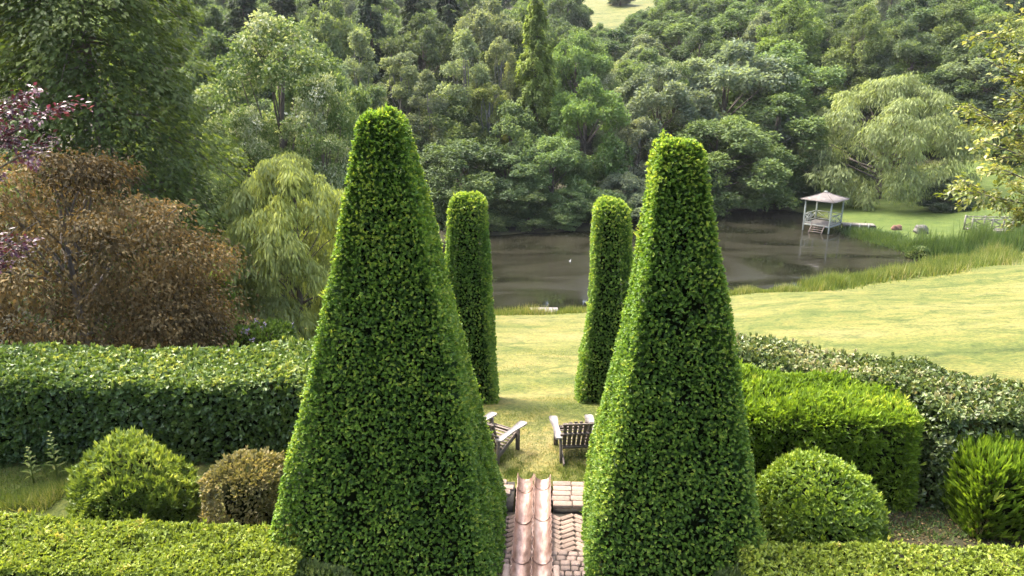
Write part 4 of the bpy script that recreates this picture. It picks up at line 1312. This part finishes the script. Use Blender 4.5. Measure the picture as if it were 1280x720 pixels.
# brown weeping tree
pb_ = broadleaf(121, H=6.2, R=4.0, n_lobe=80, n_sub=12, leaves=84000, L=.118, W=.062, flat=.5, base=-.40, weep=.7, size=.80, tone=.17, limb_r=.03, limb_min=.6, low=.0, spread=1.2, mat='brown', shift=-.04)
tree_px(pb_, 'brown_weeping_tree', 'coppery brown weeping tree behind the thick glossy hedge', 66, 188, 17.5, 415, (1, 1, 1), .3)
# rhododendron under the lime willow
c = at_d(315, 412, 18.0)
rh = shrub('flowering_shrub', 'dark low shrub with pale violet flowers below the lime green willow', 'shrub', (c[0], c[1]), 1.0, .8, max(1.0, c[2] - gz(c[0], c[1]) + .1), [.5, .5, .5], 3000, 3, .13, .05, 'beech', 91)
rng = np.random.default_rng(4)
fb_ = Buf()
hh = max(1.0, c[2] - gz(c[0], c[1]) + .1)
fp, fn = rbox_points(rng, 16, 1.0, .8, hh, np.array([.5, .5, .5]))
for q_, n_ in zip(fp, fn):
    k = 10; fb_.leaves(q_ + rng.normal(0, .05, (k, 3)), n_ + unit(rng, k) * .8, unit(rng, k), .08, .06, rng.random(k))
fl_o = part('flowers', fb_, M['flower'], rh); fl_o['kind'] = 'stuff'

# overhanging branch trees at both edges of the view: trunks stand outside the frame
def edge_tree(name, label, base, H, tips, mat, seed, L, W, per, side_n, u0=.25, tw_len=.95):
    rng = np.random.default_rng(seed)
    z0 = gz(base[0], base[1])
    t = thing(name, label, 'tree', (base[0], base[1], z0))
    tb, cb = Buf(), Buf()
    o = np.array([base[0], base[1], z0])
    tb.tube(branch_path(rng, (0, 0, -.3), (rng.normal(0, .2), rng.normal(0, .2), H), 8, .05), np.linspace(.17, .03, 8), 9)
    for tip in tips:
        tip = np.array(tip) - o
        h0 = np.clip(tip[2] * rng.uniform(.45, .75), .8, H * .9)
        path_ = branch_path(rng, (0, 0, h0), tip, 9, .06)
        tb.tube(path_, np.linspace(.05, .007, 9), 6)
        for s in range(side_n):
            u = rng.uniform(u0, 1.0); i = u * 8; i0 = min(int(i), 7); p0 = path_[i0] + (path_[i0 + 1] - path_[i0]) * (i - i0)
            dirv = (path_[i0 + 1] - path_[i0]); dirv /= np.linalg.norm(dirv)
            dv = dirv + unit(rng, 1)[0] * .9; dv[2] = dv[2] * .5 - .1; dv /= np.linalg.norm(dv)
            ln = rng.uniform(.35, 1) * tw_len
            q_ = p0 + dv * ln
            tw = branch_path(rng, p0, q_, 4, .1); tb.tube(tw, np.linspace(.010, .003, 4), 4)
            k = per
            uu = rng.random(k); P = p0 + dv * ln * uu[:, None] + rng.normal(0, .05, (k, 3))
            A = dv + unit(rng, k) * .9 + np.array([0, 0, -.35]); N = np.array([0, 0, 1.]) + unit(rng, k) * .7
            sc_ = rng.uniform(.6, 1.3, k)
            cb.leaves(P, A, N, L * sc_, W * sc_, np.clip(.45 + .2 * rng.normal() + rng.normal(0, .2, k), 0, 1))
    part('trunk', tb, M['bark'], t); part('crown', cb, M[mat], t)
    return t
rb = at_d(1420, 300, 17.5)
tips = [at_d(px, py, d) for px, py, d in ((1212, 240, 15.5), (1205, 225, 16), (1225, 175, 16.5), (1210, 130, 17), (1222, 70, 17), (1240, 40, 17.5), (1250, 210, 15.5), (1262, 110, 16),
        (1275, 240, 16), (1275, 170, 17), (1285, 60, 17), (1300, 20, 18), (1310, 140, 17), (1300, 220, 17), (1340, 280, 16), (1500, 150, 18), (1450, 60, 19), (1480, 250, 15), (1400, -20, 19))]
edge_tree('overhanging_tree', 'tree with yellow green leaves whose thin branches hang over the lawn edge', rb, 7.5, tips, 'yellow', 131, .12, .075, 26, 24)
lb_ = at_d(-170, 300, 12.5)
tips = [at_d(px, py, d) for px, py, d in ((85, 126, 12), (50, 108, 12.3), (30, 150, 12), (48, 180, 11.8), (20, 130, 12), (10, 172, 12), (22, 283, 11.8), (30, 300, 11.6), (2, 325, 11.8), (-20, 110, 12), (-40, 200, 11),
        (-60, 60, 12), (-90, 280, 12), (-200, 100, 13), (-300, 160, 12), (-280, 260, 13))]
edge_tree('purple_leaved_tree', 'purple leaved tree whose branch tips reach past the brown weeping tree', lb_, 7.0, tips, 'purple', 132, .085, .05, 20, 9, .62, .45)
#@@TREES
# ------------------------------------------------------------------ grass, reeds, weeds
def scatter_blades(name, label, pts, L, W, lean, mat, seed, kind='stuff', rn=(.2, .9), clump=3.0):
    rng = np.random.default_rng(seed)
    pts = np.asarray(pts); z = ground_z(pts)
    k = len(pts); b = Buf()
    A = rng.normal(0, lean, (k, 3)); A[:, 2] = 1
    q3 = np.column_stack([pts, np.zeros(k)])
    cn = wobble(q3, rng, 1, clump, 10); c2 = wobble(q3, rng, 1, clump * .35, 10)
    hm = np.clip(.8 + .38 * cn + .15 * c2, .25, 1.7)
    b.blades(np.column_stack([pts, z - .01]), A, L * hm * rng.uniform(.45, 1.3, k), W, np.clip(rng.uniform(rn[0], rn[1], k) + .10 * cn + .13 * c2, 0, 1), rng)
    o = obj(name, b.mesh(name, [M[mat]])); o['kind'] = kind; o['label'] = label; o['category'] = 'grass'
    return o
rng = np.random.default_rng(8)
def in_tri(n, x0, x1, y0, y1): return np.column_stack([rng.uniform(x0, x1, n), rng.uniform(y0, y1, n)])
# short lawn grass near the chairs
pts = np.concatenate([in_tri(44000, -3.2, 4.2, y_step_far + .02, 15.5), in_tri(30000, -3.5, 5.5, 15.5, 24)])
scatter_blades('lawn_grass', 'short mown grass around the slatted garden chairs', pts, .045, .010, .6, 'grassblade', 1)
# taller tufts against the step and under the chairs
tf_ = []
for _ in range(130):
    c = np.array([PX0 + rng.uniform(-1.3, 1.6), y_step_far + .08 + abs(rng.normal(0, .6))])
    tf_.append(c + rng.normal(0, .06, (60, 2)))
tf_ = np.concatenate(tf_); tf_ = tf_[tf_[:, 1] > y_step_far + .02]
scatter_blades('grass_tufts', 'longer green grass tufts between the step and the chairs', tf_, .11, .010, .45, 'tallgrass', 2, rn=(0, .8))
# bank of tall grass along the near shore (right)
def along(polyl, n, sig, bias=0.0):
    out = []
    P = [at_ground(a, b) for a, b in polyl]; P = np.array(P)[:, :2]
    seg = np.linalg.norm(np.diff(P, axis=0), axis=1); cum = np.concatenate([[0], np.cumsum(seg)])
    s = rng.random(n) * cum[-1]; i = np.clip(np.searchsorted(cum, s) - 1, 0, len(seg) - 1)
    t = (s - cum[i]) / seg[i]
    return P[i] + (P[i + 1] - P[i]) * t[:, None] + rng.normal(0, sig, (n, 2))
bank = along([(1020, 362), (1060, 353), (1110, 346), (1160, 341), (1215, 330), (1245, 322)], 26000, .75)
scatter_blades('tall_grass', 'tall rough grass along the near shore below the pale shrub', bank, .75, .05, .28, 'tallgrass', 3)
edge_ = along([(560, 395), (625, 393), (680, 392), (740, 389), (800, 384), (860, 376), (920, 367), (1000, 364), (1030, 358)], 16000, .35)
edge_ = edge_[np.hypot((edge_[:, 0] - LS[0]) / 1.3, edge_[:, 1] - LS[1] + .3) > .85]
scatter_blades('shore_grass', 'thin rough grass fringe along the near lake edge', edge_, .38, .035, .3, 'tallgrass', 4, rn=(.3, 1))
reeds = along([(1170, 319), (1200, 318), (1235, 315), (1262, 306)], 9000, .8)
scatter_blades('reeds', 'dense upright green reeds by the footbridge', reeds, 1.5, .07, .14, 'reed', 5)
bankp = along([(1062, 288), (1085, 297), (1110, 304), (1150, 315), (1185, 318)], 12000, .55)
scatter_blades('bank_plants', 'low leafy bank plants along the far lawn edge', bankp, .75, .09, .55, 'reed', 6)
# rough bed on the left
bed = np.concatenate([in_tri(9000, at_z(0, 610, 0)[0] - 1.0, at_z(92, 610, 0)[0], at_z(40, 640, 0)[1], at_z(40, 584, 0)[1])])
scatter_blades('bed_grass', 'rough pale grass in the bed between hedge and round shrub', bed, .26, .014, .5, 'tallgrass', 7)
# weed and dead tuft
def weed(label, px, py, h, seed):
    c = at_z(px, py, 0); rng = np.random.default_rng(seed)
    t = thing('weed_plant', label, 'plant', (c[0], c[1], 0)); b = Buf(); s = Buf()
    s.tube([[0, 0, -.03], [.02, 0, h * .5], [.03, 0, h]], [.010, .008, .004], 5)
    for k in range(26):
        u = .15 + .85 * k / 26; a = k * 2.4
        b.leaves(np.array([[.03 * u, 0, h * u]]), np.array([[math.cos(a), math.sin(a), .25]]), np.array([[0, 0, 1.]]), .22 * (1.15 - u), .05, rng.uniform(.3, .9))
    part('leaves', b, M['tallgrass'], t); part('stem', s, M['tallgrass'], t)
weed('tall leafy weed standing against the thick glossy hedge', 72, 600, .95, 1)
weed('short leafy weed at the edge of the rough grass bed', 42, 604, .70, 2)
# pale shrub on the shore
c = at_ground(1147, 328)
shrub('pale_shrub', 'small pale variegated shrub among the tall shore grass', 'shrub', (c[0], c[1]), .85, .7, 1.15, [.7, .6, .6], 1500, 3, .16, .08, 'blossom', 95, wob=(.08, 3), lift=.4)
c = at_z(1222, 674, 0)
dg = along([(1212, 668), (1238, 668)], 60, .07)
scatter_blades('dry_grass', 'bent dry grass stems beside the upright leaved laurel shrub', dg, .40, .012, .4, 'grassblade', 9, rn=(.9, 1))

def litter(name, label, x0, x1, y0, y1, n, mat, seed, L, W):
    rng = np.random.default_rng(seed); b = Buf()
    p = np.column_stack([rng.uniform(x0, x1, n), rng.uniform(y0, y1, n)])
    A = unit(rng, n); A[:, 2] *= .25; N = unit(rng, n) * .4 + np.array([0, 0, 1.])
    b.leaves(np.column_stack([p, ground_z(p) + .012]), A, N, L * rng.uniform(.5, 1.2, n), W, rng.random(n))
    o = obj(name, b.mesh(name, [M[mat]])); o['kind'] = 'stuff'; o['label'] = label; o['category'] = 'leaf litter'
q0 = at_z(1095, 672, 0); q1 = at_z(1215, 640, 0)
litter('leaf_litter', 'fallen leaves on the bare bed beside the laurel block', q0[0], q1[0] + .4, q0[1] - .3, q1[1] + .4, 1100, 'brown', 51, .06, .035)
pts = np.concatenate([c_ + rng.normal(0, .07, (45, 2)) for c_ in np.column_stack([rng.uniform(q0[0], q1[0] + .3, 38), rng.uniform(q0[1], q1[1] + .3, 38)])])
scatter_blades('ground_cover', 'low green ground cover on the bed beside the laurel block', pts, .13, .03, .8, 'reed', 52)

# ------------------------------------------------------------------ light summer haze over the valley
hz = Buf(); hz.box((0, 330, 30), (820, 780, 84))
m_, n_, l_, o_ = new_mat('haze')
pv = n_.new('ShaderNodeVolumePrincipled'); pv.inputs['Color'].default_value = (.92, .95, 1, 1); pv.inputs['Density'].default_value = 0.00010; pv.inputs['Anisotropy'].default_value = .2
l_.new(pv.outputs[0], o_.inputs['Volume'])
ho = obj('haze', hz.mesh('haze', [m_])); ho['kind'] = 'stuff'; ho['label'] = 'faint summer haze over the valley'
